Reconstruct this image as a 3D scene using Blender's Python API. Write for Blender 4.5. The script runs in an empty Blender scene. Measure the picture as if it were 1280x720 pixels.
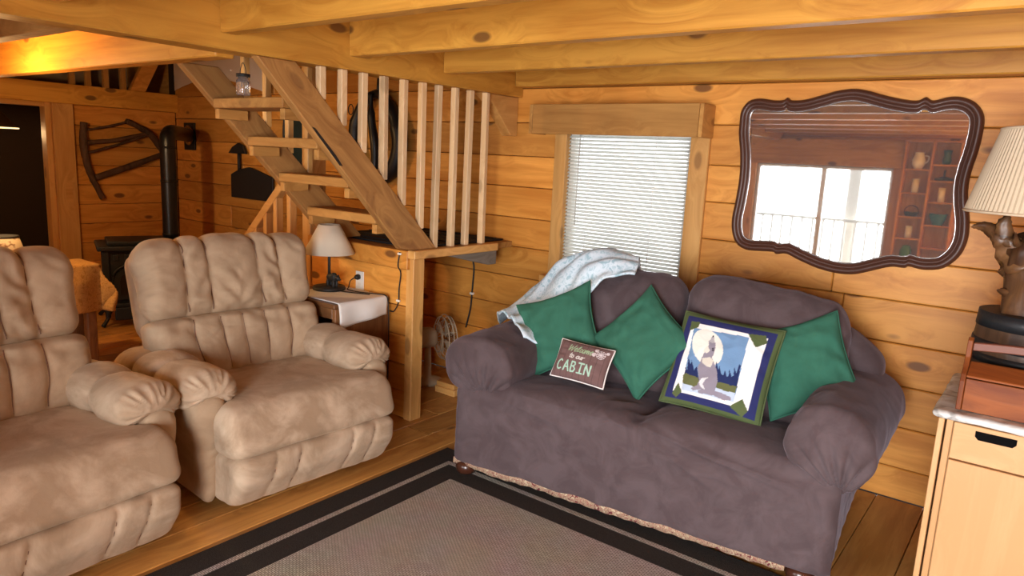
import bpy, bmesh, math, random
import numpy as np
from mathutils import Vector, Matrix, noise
random.seed(7)
scene = bpy.context.scene
C = scene.collection
PI = math.pi

# ------------------------------------------------------------------ camera
cam_data = bpy.data.cameras.new('camera'); cam = bpy.data.objects.new('camera', cam_data); C.objects.link(cam)
cam_data.sensor_width = 36.0; cam_data.lens = 884.93 / 1280 * 36.0; cam_data.clip_end = 100
yaw, pitch, roll = 0.65044, -0.18055, 0.04972
fwd = Vector((-math.sin(yaw)*math.cos(pitch), math.cos(yaw)*math.cos(pitch), math.sin(pitch)))
rgt = Vector((math.cos(yaw), math.sin(yaw), 0)); upv = rgt.cross(fwd)
r2 = math.cos(roll)*rgt + math.sin(roll)*upv; u2 = -math.sin(roll)*rgt + math.cos(roll)*upv
cam.matrix_world = Matrix(((r2.x, u2.x, -fwd.x, 0), (r2.y, u2.y, -fwd.y, 0), (r2.z, u2.z, -fwd.z, 1.6), (0, 0, 0, 1)))
scene.camera = cam

# ------------------------------------------------------------------ world, daylight, exposure
world = bpy.data.worlds.new('overcast_sky'); scene.world = world; world.use_nodes = True
bg = world.node_tree.nodes['Background']; bg.inputs[0].default_value = (0.93, 0.97, 1.0, 1); bg.inputs[1].default_value = 2.2
scene.view_settings.view_transform = 'Standard'; scene.view_settings.look = 'None'
scene.view_settings.gamma = 1.0; scene.view_settings.use_curve_mapping = False
scene.view_settings.exposure = 0.3

def area(name, loc, direction, sx, sy, power, col=(1, 1, 1)):
    l = bpy.data.lights.new(name, 'AREA'); l.shape = 'RECTANGLE'; l.size = sx; l.size_y = sy; l.energy = power; l.color = col
    o = bpy.data.objects.new(name, l); C.objects.link(o); o.location = loc
    o.rotation_euler = Vector(direction).to_track_quat('-Z', 'Y').to_euler(); return o
# daylight that enters by the glazed patio door behind the camera, the porch window and the back window
area('daylight_beyond_porch', (-2.4, -5.1, 1.7), (0, 1, -0.02), 5.5, 3.4, 420, (0.95, 0.98, 1.0))
area('daylight_patio_door', (0.45, -1.95, 1.1), (0, 1, -0.03), 1.7, 1.9, 270, (0.98, 0.98, 1.0))
area('daylight_back_window', (-2.13, 4.25, 1.35), (0, -1, -0.1), 0.8, 0.9, 0.5, (1.0, 0.98, 0.95))

# ------------------------------------------------------------------ helpers
def link(o, parent=None):
    C.objects.link(o)
    if parent is not None: o.parent = parent
    return o
def tag(o, label, cat, group=None):
    o['label'] = label; o['category'] = cat
    if group: o['group'] = group
    return o
def struct(o): o['kind'] = 'structure'; return o
def thing(name, label, cat, loc=(0, 0, 0), rz=0.0, group=None):
    o = bpy.data.objects.new(name, None); o.empty_display_size = 0.05; C.objects.link(o)
    o.location = loc; o.rotation_euler = (0, 0, rz); return tag(o, label, cat, group)
def mesh(name, verts, faces, mat, parent=None, smooth=False, loc=None, rot=None):
    me = bpy.data.meshes.new(name); me.from_pydata([tuple(v) for v in verts], [], faces); me.update()
    if mat: me.materials.append(mat)
    if smooth: me.polygons.foreach_set('use_smooth', [True]*len(me.polygons))
    o = bpy.data.objects.new(name, me); link(o, parent)
    if loc is not None: o.location = loc
    if rot is not None: o.rotation_euler = rot
    return o
def bm_obj(name, bm, mat, parent=None, smooth=False, loc=None, rot=None):
    bmesh.ops.recalc_face_normals(bm, faces=bm.faces)
    me = bpy.data.meshes.new(name); bm.to_mesh(me); bm.free()
    if mat: me.materials.append(mat)
    if smooth: me.polygons.foreach_set('use_smooth', [True]*len(me.polygons))
    o = bpy.data.objects.new(name, me); link(o, parent)
    if loc is not None: o.location = loc
    if rot is not None: o.rotation_euler = rot
    return o
_boxcache = {}
def box(name, lo, hi, mat, parent=None, bev=0.004, rot=None, seg=1):
    """box lo..hi with bevelled edges; object origin at its centre; equal boxes share a mesh"""
    lo = Vector(lo); hi = Vector(hi); d = hi-lo; c = (lo+hi)/2
    key = (round(d.x, 4), round(d.y, 4), round(d.z, 4), mat.name, bev, seg)
    me = _boxcache.get(key)
    if me is None:
        bm = bmesh.new(); bmesh.ops.create_cube(bm, size=1)
        for v in bm.verts: v.co = Vector((v.co.x*d.x, v.co.y*d.y, v.co.z*d.z))
        b = min(bev, 0.3*min(d))
        if b > 0: bmesh.ops.bevel(bm, geom=bm.edges[:], offset=b, segments=seg, profile=0.6, affect='EDGES')
        bmesh.ops.recalc_face_normals(bm, faces=bm.faces)
        me = bpy.data.meshes.new(name); bm.to_mesh(me); bm.free(); me.materials.append(mat); _boxcache[key] = me
    o = bpy.data.objects.new(name, me); link(o, parent); o.location = c
    if rot is not None: o.rotation_euler = rot
    return o
def prism(name, pts, axis, a, b, mat, parent=None, bev=0.003):
    """extrude a 2D outline; axis 'x': pts=(y,z), 'y': pts=(x,z), 'z': pts=(x,y)"""
    bm = bmesh.new()
    def P(p, t): return {'x': (t, p[0], p[1]), 'y': (p[0], t, p[1]), 'z': (p[0], p[1], t)}[axis]
    va = [bm.verts.new(P(p, a)) for p in pts]; vb = [bm.verts.new(P(p, b)) for p in pts]
    bm.faces.new(va); bm.faces.new(list(reversed(vb)))
    n = len(pts)
    for i in range(n): bm.faces.new((va[i], vb[i], vb[(i+1) % n], va[(i+1) % n]))
    bmesh.ops.recalc_face_normals(bm, faces=bm.faces)
    if bev: bmesh.ops.bevel(bm, geom=[e for e in bm.edges], offset=bev, segments=1, affect='EDGES')
    return bm_obj(name, bm, mat, parent)
def smoothpath(pts, n=6, closed=False):
    P = [Vector(p) for p in pts]; out = []; N = len(P)
    rng = range(N if closed else N-1)
    for i in rng:
        if closed: p0, p1, p2, p3 = P[(i-1) % N], P[i], P[(i+1) % N], P[(i+2) % N]
        else: p0, p1, p2, p3 = P[max(i-1, 0)], P[i], P[i+1], P[min(i+2, N-1)]
        for k in range(n):
            t = k/n
            out.append(0.5*((2*p1)+(p2-p0)*t+(2*p0-5*p1+4*p2-p3)*t*t+(3*p1-p0-3*p2+p3)*t*t*t))
    if not closed: out.append(P[-1])
    return out
def tube(name, pts, rad, mat, parent=None, seg=8, closed=False, smooth=True, bump=0.0):
    """rad: number or list of radii along the path"""
    P = [Vector(p) for p in pts]; n = len(P); verts = []; faces = []
    ref = None
    for i, p in enumerate(P):
        if closed: t = P[(i+1) % n]-P[(i-1) % n]
        else: t = P[min(i+1, n-1)]-P[max(i-1, 0)]
        t.normalize()
        if ref is None:
            ref = Vector((0, 0, 1)) if abs(t.z) < 0.9 else Vector((1, 0, 0))
        a = (ref - t*ref.dot(t)).normalized(); b = t.cross(a); ref = a
        r = rad[min(int(i*len(rad)/n), len(rad)-1)] if isinstance(rad, (list, tuple)) and len(rad) != n else (rad[i] if isinstance(rad, (list, tuple)) else rad)
        for k in range(seg):
            an = 2*PI*k/seg; rr = r
            if bump: rr = r*(1+bump*noise.noise(p*18+Vector((math.cos(an), math.sin(an), 0))*1.5))
            verts.append(p + a*math.cos(an)*rr + b*math.sin(an)*rr)
    m = n if closed else n-1
    for i in range(m):
        for k in range(seg):
            j = (i+1) % n
            faces.append((i*seg+k, i*seg+(k+1) % seg, j*seg+(k+1) % seg, j*seg+k))
    if not closed:
        faces.append(tuple(range(seg-1, -1, -1))); faces.append(tuple((n-1)*seg+k for k in range(seg)))
    return mesh(name, verts, faces, mat, parent, smooth)
def lathe(name, prof, mat, parent=None, seg=24, loc=None, smooth=True, fn=None):
    """prof: (r, z) list; open ends with r>0 are capped"""
    verts = []; faces = []; n = len(prof)
    for (r, z) in prof:
        for k in range(seg):
            a = 2*PI*k/seg; rr = fn(r, z, a) if fn else r
            verts.append((rr*math.cos(a), rr*math.sin(a), z))
    for i in range(n-1):
        for k in range(seg):
            faces.append((i*seg+k, i*seg+(k+1) % seg, (i+1)*seg+(k+1) % seg, (i+1)*seg+k))
    faces.append(tuple(range(seg-1, -1, -1))); faces.append(tuple((n-1)*seg+k for k in range(seg)))
    bm = bmesh.new(); vs = [bm.verts.new(v) for v in verts]
    for f in faces: bm.faces.new([vs[i] for i in f])
    bmesh.ops.remove_doubles(bm, verts=bm.verts, dist=1e-5)
    return bm_obj(name, bm, mat, parent, smooth, loc)
def softbox(name, lo, hi, r, mat, parent=None, res=0.02, deform=None, loc=None, rot=None):
    """rounded, finely gridded box for upholstery; deform(p, n) -> new point"""
    lo = Vector(lo); hi = Vector(hi); h = (hi-lo)/2; c = (lo+hi)/2
    if not isinstance(r, (tuple, list)): r = (r, r, r)
    rr = Vector((min(r[0], h.x), min(r[1], h.y), min(r[2], h.z)))
    N = [max(4, int(round(2*h[i]/res))) for i in range(3)]
    idx = {}; verts = []; faces = []
    def coord(i, k):   # finer near the rounded ends
        t = 2*k/N[i]-1
        return h[i]*t
    def V(key):
        if key in idx: return idx[key]
        p = Vector((coord(0, key[0]), coord(1, key[1]), coord(2, key[2])))
        q = Vector([max(-(h[i]-rr[i]), min(h[i]-rr[i], p[i])) for i in range(3)])
        d = Vector([(p[i]-q[i])/rr[i] for i in range(3)])
        if d.length > 1e-9: d.normalize()
        n = Vector([d[i]/rr[i] for i in range(3)]).normalized() if d.length > 0 else Vector((0, 0, 1))
        p = q + Vector([d[i]*rr[i] for i in range(3)]) + c
        if deform: p = deform(p, n)
        idx[key] = len(verts); verts.append(p); return idx[key]
    for ax in range(3):
        a, b = (ax+1) % 3, (ax+2) % 3
        for side in (0, N[ax]):
            for i in range(N[a]):
                for j in range(N[b]):
                    ks = []
                    for (di, dj) in ((0, 0), (1, 0), (1, 1), (0, 1)):
                        k = [0, 0, 0]; k[ax] = side; k[a] = i+di; k[b] = j+dj; ks.append(V(tuple(k)))
                    faces.append(tuple(ks) if side else tuple(reversed(ks)))
    return mesh(name, verts, faces, mat, parent, True, loc, rot)
def gauss(x, s): return math.exp(-(x/s)**2)
def sstep(a, b, x):
    t = max(0.0, min(1.0, (x-a)/(b-a))); return t*t*(3-2*t)
def nz(x, y, z): return noise.noise(Vector((x, y, z)))

# ------------------------------------------------------------------ materials
MATS = {}
def newmat(name):
    m = bpy.data.materials.new(name); m.use_nodes = True; nt = m.node_tree
    b = nt.nodes['Principled BSDF']; MATS[name] = m; return m, nt, b
def simple(name, col, rough=0.6, metal=0.0, spec=0.4, bumpscale=0, bump=0.1, var=0.0, vscale=8, sheen=0.0):
    m, nt, b = newmat(name)
    b.inputs['Base Color'].default_value = (*col, 1); b.inputs['Roughness'].default_value = rough
    b.inputs['Metallic'].default_value = metal; b.inputs['Specular IOR Level'].default_value = spec
    if sheen: b.inputs['Sheen Weight'].default_value = sheen; b.inputs['Sheen Roughness'].default_value = 0.5
    if bumpscale or var:
        tc = nt.nodes.new('ShaderNodeTexCoord')
    if var:
        n = nt.nodes.new('ShaderNodeTexNoise'); n.inputs['Scale'].default_value = vscale; n.inputs['Detail'].default_value = 5
        nt.links.new(tc.outputs['Object'], n.inputs['Vector'])
        r = nt.nodes.new('ShaderNodeValToRGB'); r.color_ramp.elements[0].position = 0.33; r.color_ramp.elements[1].position = 0.67
        r.color_ramp.elements[0].color = (*[c*(1-var) for c in col], 1); r.color_ramp.elements[1].color = (*[min(1, c*(1+var)) for c in col], 1)
        nt.links.new(n.outputs[0], r.inputs[0]); nt.links.new(r.outputs[0], b.inputs['Base Color'])
    if bumpscale:
        n2 = nt.nodes.new('ShaderNodeTexNoise'); n2.inputs['Scale'].default_value = bumpscale; n2.inputs['Detail'].default_value = 4
        nt.links.new(tc.outputs['Object'], n2.inputs['Vector'])
        bp = nt.nodes.new('ShaderNodeBump'); bp.inputs['Strength'].default_value = bump; bp.inputs['Distance'].default_value = 0.02
        nt.links.new(n2.outputs[0], bp.inputs['Height']); nt.links.new(bp.outputs[0], b.inputs['Normal'])
    return m
def wood(name, light, dark, axis='x', rough=0.45, knots=1.0, tone=0.22, grain=1.0, spec=0.35, knotcol=(0.10, 0.035, 0.012)):
    """sawn timber: grain streaks along one object axis, knots, per-piece tone"""
    m, nt, b = newmat(name); L = nt.links.new; N = nt.nodes.new
    tc = N('ShaderNodeTexCoord'); oi = N('ShaderNodeObjectInfo')
    off = N('ShaderNodeVectorMath'); off.operation = 'SCALE'; off.inputs[0].default_value = (37.0, 91.0, 53.0); L(oi.outputs['Random'], off.inputs['Scale'])
    add = N('ShaderNodeVectorMath'); add.operation = 'ADD'; L(tc.outputs['Object'], add.inputs[0]); L(off.outputs[0], add.inputs[1])
    # knots
    mk = N('ShaderNodeMapping'); s = {'x': (2.3, 5.2, 5.2), 'y': (5.2, 2.3, 5.2), 'z': (5.2, 5.2, 2.3)}[axis]; mk.inputs['Scale'].default_value = s
    L(add.outputs[0], mk.inputs['Vector'])
    vo = N('ShaderNodeTexVoronoi'); vo.inputs['Scale'].default_value = 1.0; L(mk.outputs[0], vo.inputs['Vector'])
    kd = N('ShaderNodeMapRange'); kd.inputs['From Min'].default_value = 0.10; kd.inputs['From Max'].default_value = 0.145
    kd.inputs['To Min'].default_value = 1.0; kd.inputs['To Max'].default_value = 0.0; kd.clamp = True; L(vo.outputs['Distance'], kd.inputs['Value'])
    km = N('ShaderNodeMath'); km.operation = 'MULTIPLY'; km.inputs[1].default_value = 0.8*knots; L(kd.outputs[0], km.inputs[0])
    # grain swirls round the knots
    sw = N('ShaderNodeMapRange'); sw.inputs['From Min'].default_value = 0.0; sw.inputs['From Max'].default_value = 0.55
    sw.inputs['To Min'].default_value = 0.35; sw.inputs['To Max'].default_value = 0.0; sw.clamp = True; L(vo.outputs['Distance'], sw.inputs['Value'])
    av = N('ShaderNodeVectorMath'); av.operation = 'ADD'; L(add.outputs[0], av.inputs[0])
    cmb = N('ShaderNodeCombineXYZ'); L(sw.outputs[0], cmb.inputs[0]); L(sw.outputs[0], cmb.inputs[1]); L(sw.outputs[0], cmb.inputs[2])
    scl = N('ShaderNodeVectorMath'); scl.operation = 'SCALE'; scl.inputs['Scale'].default_value = 0.35; L(cmb.outputs[0], scl.inputs[0]); L(scl.outputs[0], av.inputs[1])
    mg = N('ShaderNodeMapping'); g = {'x': (1.0, 16, 16), 'y': (16, 1.0, 16), 'z': (16, 16, 1.0)}[axis]; mg.inputs['Scale'].default_value = g
    L(av.outputs[0], mg.inputs['Vector'])
    n1 = N('ShaderNodeTexNoise'); n1.inputs['Scale'].default_value = 1.3; n1.inputs['Detail'].default_value = 7; n1.inputs['Roughness'].default_value = 0.6; n1.inputs['Distortion'].default_value = 0.5
    L(mg.outputs[0], n1.inputs['Vector'])
    ml = N('ShaderNodeMapping'); g2 = {'x': (0.8, 3, 3), 'y': (3, 0.8, 3), 'z': (3, 3, 0.8)}[axis]; ml.inputs['Scale'].default_value = g2; L(add.outputs[0], ml.inputs['Vector'])
    n2 = N('ShaderNodeTexNoise'); n2.inputs['Scale'].default_value = 1.0; n2.inputs['Detail'].default_value = 3; L(ml.outputs[0], n2.inputs['Vector'])
    mixf = N('ShaderNodeMath'); mixf.operation = 'MULTIPLY_ADD'; mixf.inputs[1].default_value = 0.62*grain; L(n1.outputs[0], mixf.inputs[0])
    m2 = N('ShaderNodeMath'); m2.operation = 'MULTIPLY'; m2.inputs[1].default_value = 0.42; L(n2.outputs[0], m2.inputs[0]); L(m2.outputs[0], mixf.inputs[2])
    rp = N('ShaderNodeValToRGB'); rp.color_ramp.elements[0].position = 0.39; rp.color_ramp.elements[1].position = 0.63
    rp.color_ramp.elements[0].color = (*dark, 1); rp.color_ramp.elements[1].color = (*light, 1); L(mixf.outputs[0], rp.inputs[0])
    # per-piece tone
    tr = N('ShaderNodeMapRange'); tr.inputs['To Min'].default_value = 1-tone; tr.inputs['To Max'].default_value = 1+tone*0.55; L(oi.outputs['Random'], tr.inputs['Value'])
    tm = N('ShaderNodeVectorMath'); tm.operation = 'SCALE'; L(rp.outputs[0], tm.inputs[0]); L(tr.outputs[0], tm.inputs['Scale'])
    mx = N('ShaderNodeMix'); mx.data_type = 'RGBA'; L(km.outputs[0], mx.inputs['Factor']); L(tm.outputs[0], mx.inputs['A']); mx.inputs['B'].default_value = (*knotcol, 1)
    L(mx.outputs['Result'], b.inputs['Base Color'])
    b.inputs['Roughness'].default_value = rough; b.inputs['Specular IOR Level'].default_value = spec
    bp = N('ShaderNodeBump'); bp.inputs['Strength'].default_value = 0.12; bp.inputs['Distance'].default_value = 0.01
    L(n1.outputs[0], bp.inputs['Height']); L(bp.outputs[0], b.inputs['Normal'])
    return m
def W3(name, *a, **k): return {ax: wood(name+'_'+ax, *a, axis=ax, **k) for ax in 'xyz'}
PINE = W3('varnished_pine', (0.74, 0.335, 0.066), (0.50, 0.185, 0.026))
BEAM = W3('beam_pine', (0.70, 0.345, 0.055), (0.46, 0.185, 0.022), knots=1.0)
SAWN = W3('rough_sawn_pine', (0.54, 0.275, 0.072), (0.35, 0.155, 0.034), rough=0.7, knots=0.5)
PALE = W3('pale_baluster_pine', (0.78, 0.56, 0.32), (0.62, 0.39, 0.19), knots=0.45, tone=0.12)
CASING = W3('casing_pine', (0.70, 0.38, 0.12), (0.52, 0.25, 0.065), knots=0.6)
FLOORW = W3('floor_pine', (0.66, 0.345, 0.095), (0.40, 0.165, 0.035), rough=0.3, tone=0.3)
WALNUT = W3('walnut_veneer', (0.27, 0.12, 0.045), (0.12, 0.045, 0.016), knots=0.0, rough=0.35)
MAPLE = W3('maple_veneer', (0.66, 0.40, 0.19), (0.55, 0.30, 0.125), knots=0.0, grain=0.7, tone=0.05)
CHERRY = W3('cherry_wood', (0.30, 0.085, 0.018), (0.17, 0.040, 0.009), knots=0.0, rough=0.5, spec=0.2)
DARKOAK = W3('dark_oak', (0.11, 0.06, 0.034), (0.04, 0.020, 0.011), knots=0.0, rough=0.45)
GREYW = W3('weathered_grey_board', (0.30, 0.25, 0.20), (0.16, 0.13, 0.10), knots=0.3, rough=0.8)
BARK = W3('stripped_branch', (0.13, 0.065, 0.035), (0.05, 0.025, 0.013), knots=0.3, rough=0.7)
ROOT = W3('polished_root', (0.17, 0.080, 0.030), (0.045, 0.018, 0.008), knots=0.2, rough=0.38)
def nap(name, c1, c2, scale=4.0, fine=260, sheen=0.35, rough=0.95, bump=0.12, stretch=(1, 1, 1), crease=0.0, tint=None, cscale=(4, 7, 13)):
    """brushed micro-suede: patches where the nap lies one way or the other"""
    m, nt, b = newmat(name); L = nt.links.new; N = nt.nodes.new
    tc = N('ShaderNodeTexCoord'); mp = N('ShaderNodeMapping'); mp.inputs['Scale'].default_value = stretch; L(tc.outputs['Object'], mp.inputs['Vector'])
    n = N('ShaderNodeTexNoise'); n.inputs['Scale'].default_value = scale; n.inputs['Detail'].default_value = 6; n.inputs['Roughness'].default_value = 0.62; n.inputs['Distortion'].default_value = 0.8
    L(mp.outputs[0], n.inputs['Vector'])
    r = N('ShaderNodeValToRGB'); r.color_ramp.elements[0].position = 0.40; r.color_ramp.elements[1].position = 0.62
    r.color_ramp.elements[0].color = (*c2, 1); r.color_ramp.elements[1].color = (*c1, 1); L(n.outputs[0], r.inputs[0]); L(r.outputs[0], b.inputs['Base Color'])
    b.inputs['Roughness'].default_value = rough; b.inputs['Specular IOR Level'].default_value = 0.15
    b.inputs['Sheen Weight'].default_value = sheen; b.inputs['Sheen Roughness'].default_value = 0.4; b.inputs['Sheen Tint'].default_value = (*(tint or [min(1, x*1.6) for x in c1]), 1)
    f = N('ShaderNodeTexNoise'); f.inputs['Scale'].default_value = fine; f.inputs['Detail'].default_value = 2; L(tc.outputs['Object'], f.inputs['Vector'])
    w = N('ShaderNodeTexNoise'); w.inputs['Scale'].default_value = 34; w.inputs['Detail'].default_value = 5; w.inputs['Distortion'].default_value = 0.6; L(tc.outputs['Object'], w.inputs['Vector'])
    a = N('ShaderNodeMath'); a.operation = 'MULTIPLY_ADD'; a.inputs[1].default_value = 0.15; L(f.outputs[0], a.inputs[0]); L(w.outputs[0], a.inputs[2])
    bp = N('ShaderNodeBump'); bp.inputs['Strength'].default_value = bump*1.6; bp.inputs['Distance'].default_value = 0.006
    L(a.outputs[0], bp.inputs['Height']); L(bp.outputs[0], b.inputs['Normal'])
    if crease:   # thin pulled creases in the cloth
        mc = N('ShaderNodeMapping'); mc.inputs['Scale'].default_value = cscale; mc.inputs['Rotation'].default_value = (0.35, 0.2, 0.15); L(tc.outputs['Object'], mc.inputs['Vector'])
        rn_ = N('ShaderNodeTexNoise'); rn_.noise_type = 'RIDGED_MULTIFRACTAL'; rn_.inputs['Scale'].default_value = 1.0; rn_.inputs['Detail'].default_value = 1.5; rn_.inputs['Distortion'].default_value = 0.7; L(mc.outputs[0], rn_.inputs['Vector'])
        b2 = N('ShaderNodeBump'); b2.inputs['Strength'].default_value = crease; b2.inputs['Distance'].default_value = 0.014; b2.invert = True
        L(rn_.outputs[0], b2.inputs['Height']); L(bp.outputs[0], b2.inputs['Normal']); L(b2.outputs[0], b.inputs['Normal'])
    return m
SUEDE = nap('tan_microsuede', (0.465, 0.345, 0.228), (0.375, 0.268, 0.172), scale=5, crease=0.9)
SUEDES = nap('tan_microsuede_seat', (0.56, 0.43, 0.305), (0.355, 0.25, 0.16), scale=3.6, crease=0.45, cscale=(7, 5, 7))
SEAM_SHADOW = simple('brown_seam_shadow', (0.20, 0.115, 0.075), 0.9)  # recliner seam lines: crease shade put into a dark brown colour
SOFA = nap('aubergine_slipcover', (0.106, 0.078, 0.082), (0.082, 0.058, 0.061), scale=8.0, crease=0.8, cscale=(5, 6, 8), sheen=0.25, tint=(0.60, 0.52, 0.60))
GREEN = nap('forest_green_cotton', (0.042, 0.155, 0.103), (0.034, 0.128, 0.085), scale=5, sheen=0.15, fine=400)
BLACKIRON = simple('black_cast_iron', (0.012, 0.013, 0.015), 0.5, 0.0, 0.4, 60, 0.08)
BLACKPIPE = simple('black_stovepipe', (0.010, 0.010, 0.010), 0.35, 0.0, 0.5)
BLACKMETAL = simple('matte_black_metal', (0.016, 0.015, 0.014), 0.55, 0.0, 0.4)
WHITEPLASTIC = simple('white_plastic', (0.80, 0.77, 0.70), 0.4)
WHITECLOTH = simple('white_linen', (0.80, 0.78, 0.74), 0.9, bumpscale=300, bump=0.15)
CABLE = simple('black_cable', (0.012, 0.012, 0.012), 0.5)
LEATHER = simple('black_leather', (0.012, 0.010, 0.009), 0.42, bumpscale=80, bump=0.1)
DARKGAP = simple('dark_backing', (0.030, 0.014, 0.006), 0.9)
BROWNPAINT = simple('mahogany_frame', (0.070, 0.026, 0.016), 0.40, spec=0.4, bumpscale=120, bump=0.03)
STEEL = simple('polished_steel', (0.60, 0.60, 0.60), 0.25, 1.0)
CREAM = simple('cream_glaze', (0.88, 0.85, 0.74), 0.3)
WAX = simple('candle_wax', (0.90, 0.86, 0.72), 0.6)
TEAL = simple('teal_glaze', (0.02, 0.09, 0.095), 0.3)
GREENGLASS = simple('green_glass', (0.06, 0.20, 0.03), 0.15)
MAT_RUBBER = simple('black_mat', (0.010, 0.010, 0.011), 0.8)
def gm(name):
    m, nt, b = newmat(name); return m, nt, b
# window glass: mostly clear, a little gloss
GLASS, nt, b = newmat('window_glass')
tr = nt.nodes.new('ShaderNodeBsdfTransparent'); gl = nt.nodes.new('ShaderNodeBsdfGlossy'); gl.inputs['Roughness'].default_value = 0.02
fr = nt.nodes.new('ShaderNodeFresnel'); fr.inputs['IOR'].default_value = 1.3; mxs = nt.nodes.new('ShaderNodeMixShader')
nt.links.new(fr.outputs[0], mxs.inputs[0]); nt.links.new(tr.outputs[0], mxs.inputs[1]); nt.links.new(gl.outputs[0], mxs.inputs[2])
nt.links.new(mxs.outputs[0], nt.nodes['Material Output'].inputs[0])
# silvered mirror with a slight haze
MIRROR, nt, b = newmat('silvered_glass')
b.inputs['Base Color'].default_value = (0.86, 0.88, 0.88, 1); b.inputs['Metallic'].default_value = 0.94; b.inputs['Roughness'].default_value = 0.02
def translucent(name, col, amount, rough=0.7, ribs=0):
    m, nt, b = newmat(name); b.inputs['Base Color'].default_value = (*col, 1); b.inputs['Roughness'].default_value = rough
    t = nt.nodes.new('ShaderNodeBsdfTranslucent'); t.inputs['Color'].default_value = (*col, 1)
    mx = nt.nodes.new('ShaderNodeMixShader'); mx.inputs[0].default_value = amount
    nt.links.new(b.outputs[0], mx.inputs[1]); nt.links.new(t.outputs[0], mx.inputs[2]); nt.links.new(mx.outputs[0], nt.nodes['Material Output'].inputs[0])
    return m
SLAT = translucent('white_blind_slat', (0.62, 0.62, 0.565), 0.36, 0.5)
SHADE = translucent('cream_lamp_shade', (0.93, 0.84, 0.68), 0.35, 0.9)
PLEAT = translucent('pleated_linen_shade', (0.80, 0.67, 0.48), 0.3, 0.9)
def attrmat(name, rough=0.9, weave=300):
    m, nt, b = newmat(name); a = nt.nodes.new('ShaderNodeAttribute'); a.attribute_name = 'print'
    nt.links.new(a.outputs['Color'], b.inputs['Base Color']); b.inputs['Roughness'].default_value = rough; b.inputs['Specular IOR Level'].default_value = 0.15
    tc = nt.nodes.new('ShaderNodeTexCoord'); n = nt.nodes.new('ShaderNodeTexNoise'); n.inputs['Scale'].default_value = 40; n.inputs['Detail'].default_value = 4
    nt.links.new(tc.outputs['Object'], n.inputs['Vector']); bp = nt.nodes.new('ShaderNodeBump'); bp.inputs['Strength'].default_value = 0.2; bp.inputs['Distance'].default_value = 0.01
    nt.links.new(n.outputs[0], bp.inputs['Height']); nt.links.new(bp.outputs[0], b.inputs['Normal'])
    return m
PRINT = attrmat('printed_cotton')
def speckle(name, cols, scale, rough=0.9, detail=2):
    m, nt, b = newmat(name); tc = nt.nodes.new('ShaderNodeTexCoord'); v = nt.nodes.new('ShaderNodeTexNoise')
    v.inputs['Scale'].default_value = scale; v.inputs['Detail'].default_value = detail; v.inputs['Distortion'].default_value = 1.2
    nt.links.new(tc.outputs['Object'], v.inputs['Vector']); r = nt.nodes.new('ShaderNodeValToRGB'); cr = r.color_ramp; cr.interpolation = 'LINEAR'
    k = len(cols)
    while len(cr.elements) < k: cr.elements.new(0.5)
    for i, c in enumerate(cols):
        cr.elements[i].position = 0.36+0.28*i/(k-1); cr.elements[i].color = (*c, 1)
    nt.links.new(v.outputs[0], r.inputs[0]); nt.links.new(r.outputs[0], b.inputs['Base Color']); b.inputs['Roughness'].default_value = rough
    return m
FLORAL = speckle('floral_hem_print', [(0.16, 0.02, 0.03), (0.45, 0.36, 0.22), (0.30, 0.10, 0.08), (0.55, 0.46, 0.30)], 60)
QUILT = speckle('pale_blue_leaf_print', [(0.36, 0.55, 0.64), (0.62, 0.77, 0.86), (0.72, 0.84, 0.93), (0.48, 0.66, 0.75)], 26, detail=4)
GOLD = speckle('gold_damask', [(0.34, 0.16, 0.03), (0.52, 0.28, 0.07), (0.42, 0.21, 0.05)], 45)
MARBLE = speckle('grey_marble_cloth', [(0.26, 0.25, 0.23), (0.58, 0.58, 0.55), (0.72, 0.73, 0.71)], 14, 0.45, 6)
# ------------------------------------------------------------------ the room shell
YB = 3.87; YF = -1.7; XL = -7.5; XR = 2.2; ZC = 2.235
R = random.Random(11)
def holed(name, axis, a, b, u0, u1, v0, v1, holes, mat):
    """slab a..b along axis with rectangular holes; u,v are the two other axes (in x,y,z order)"""
    us = sorted(set([u0, u1]+[h[0] for h in holes]+[h[1] for h in holes])); vs = sorted(set([v0, v1]+[h[2] for h in holes]+[h[3] for h in holes]))
    bm = bmesh.new()
    for i in range(len(us)-1):
        for j in range(len(vs)-1):
            cu, cv = (us[i]+us[i+1])/2, (vs[j]+vs[j+1])/2
            if any(h[0] < cu < h[1] and h[2] < cv < h[3] for h in holes): continue
            g = bmesh.ops.create_cube(bm, size=1)
            for v in g['verts']:
                uu = us[i] if v.co.x < 0 else us[i+1]; vv = vs[j] if v.co.y < 0 else vs[j+1]; ww = a if v.co.z < 0 else b
                v.co = {'x': Vector((ww, uu, vv)), 'y': Vector((uu, ww, vv)), 'z': Vector((uu, vv, ww))}[axis]
    return struct(bm_obj(name, bm, mat))
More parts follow.
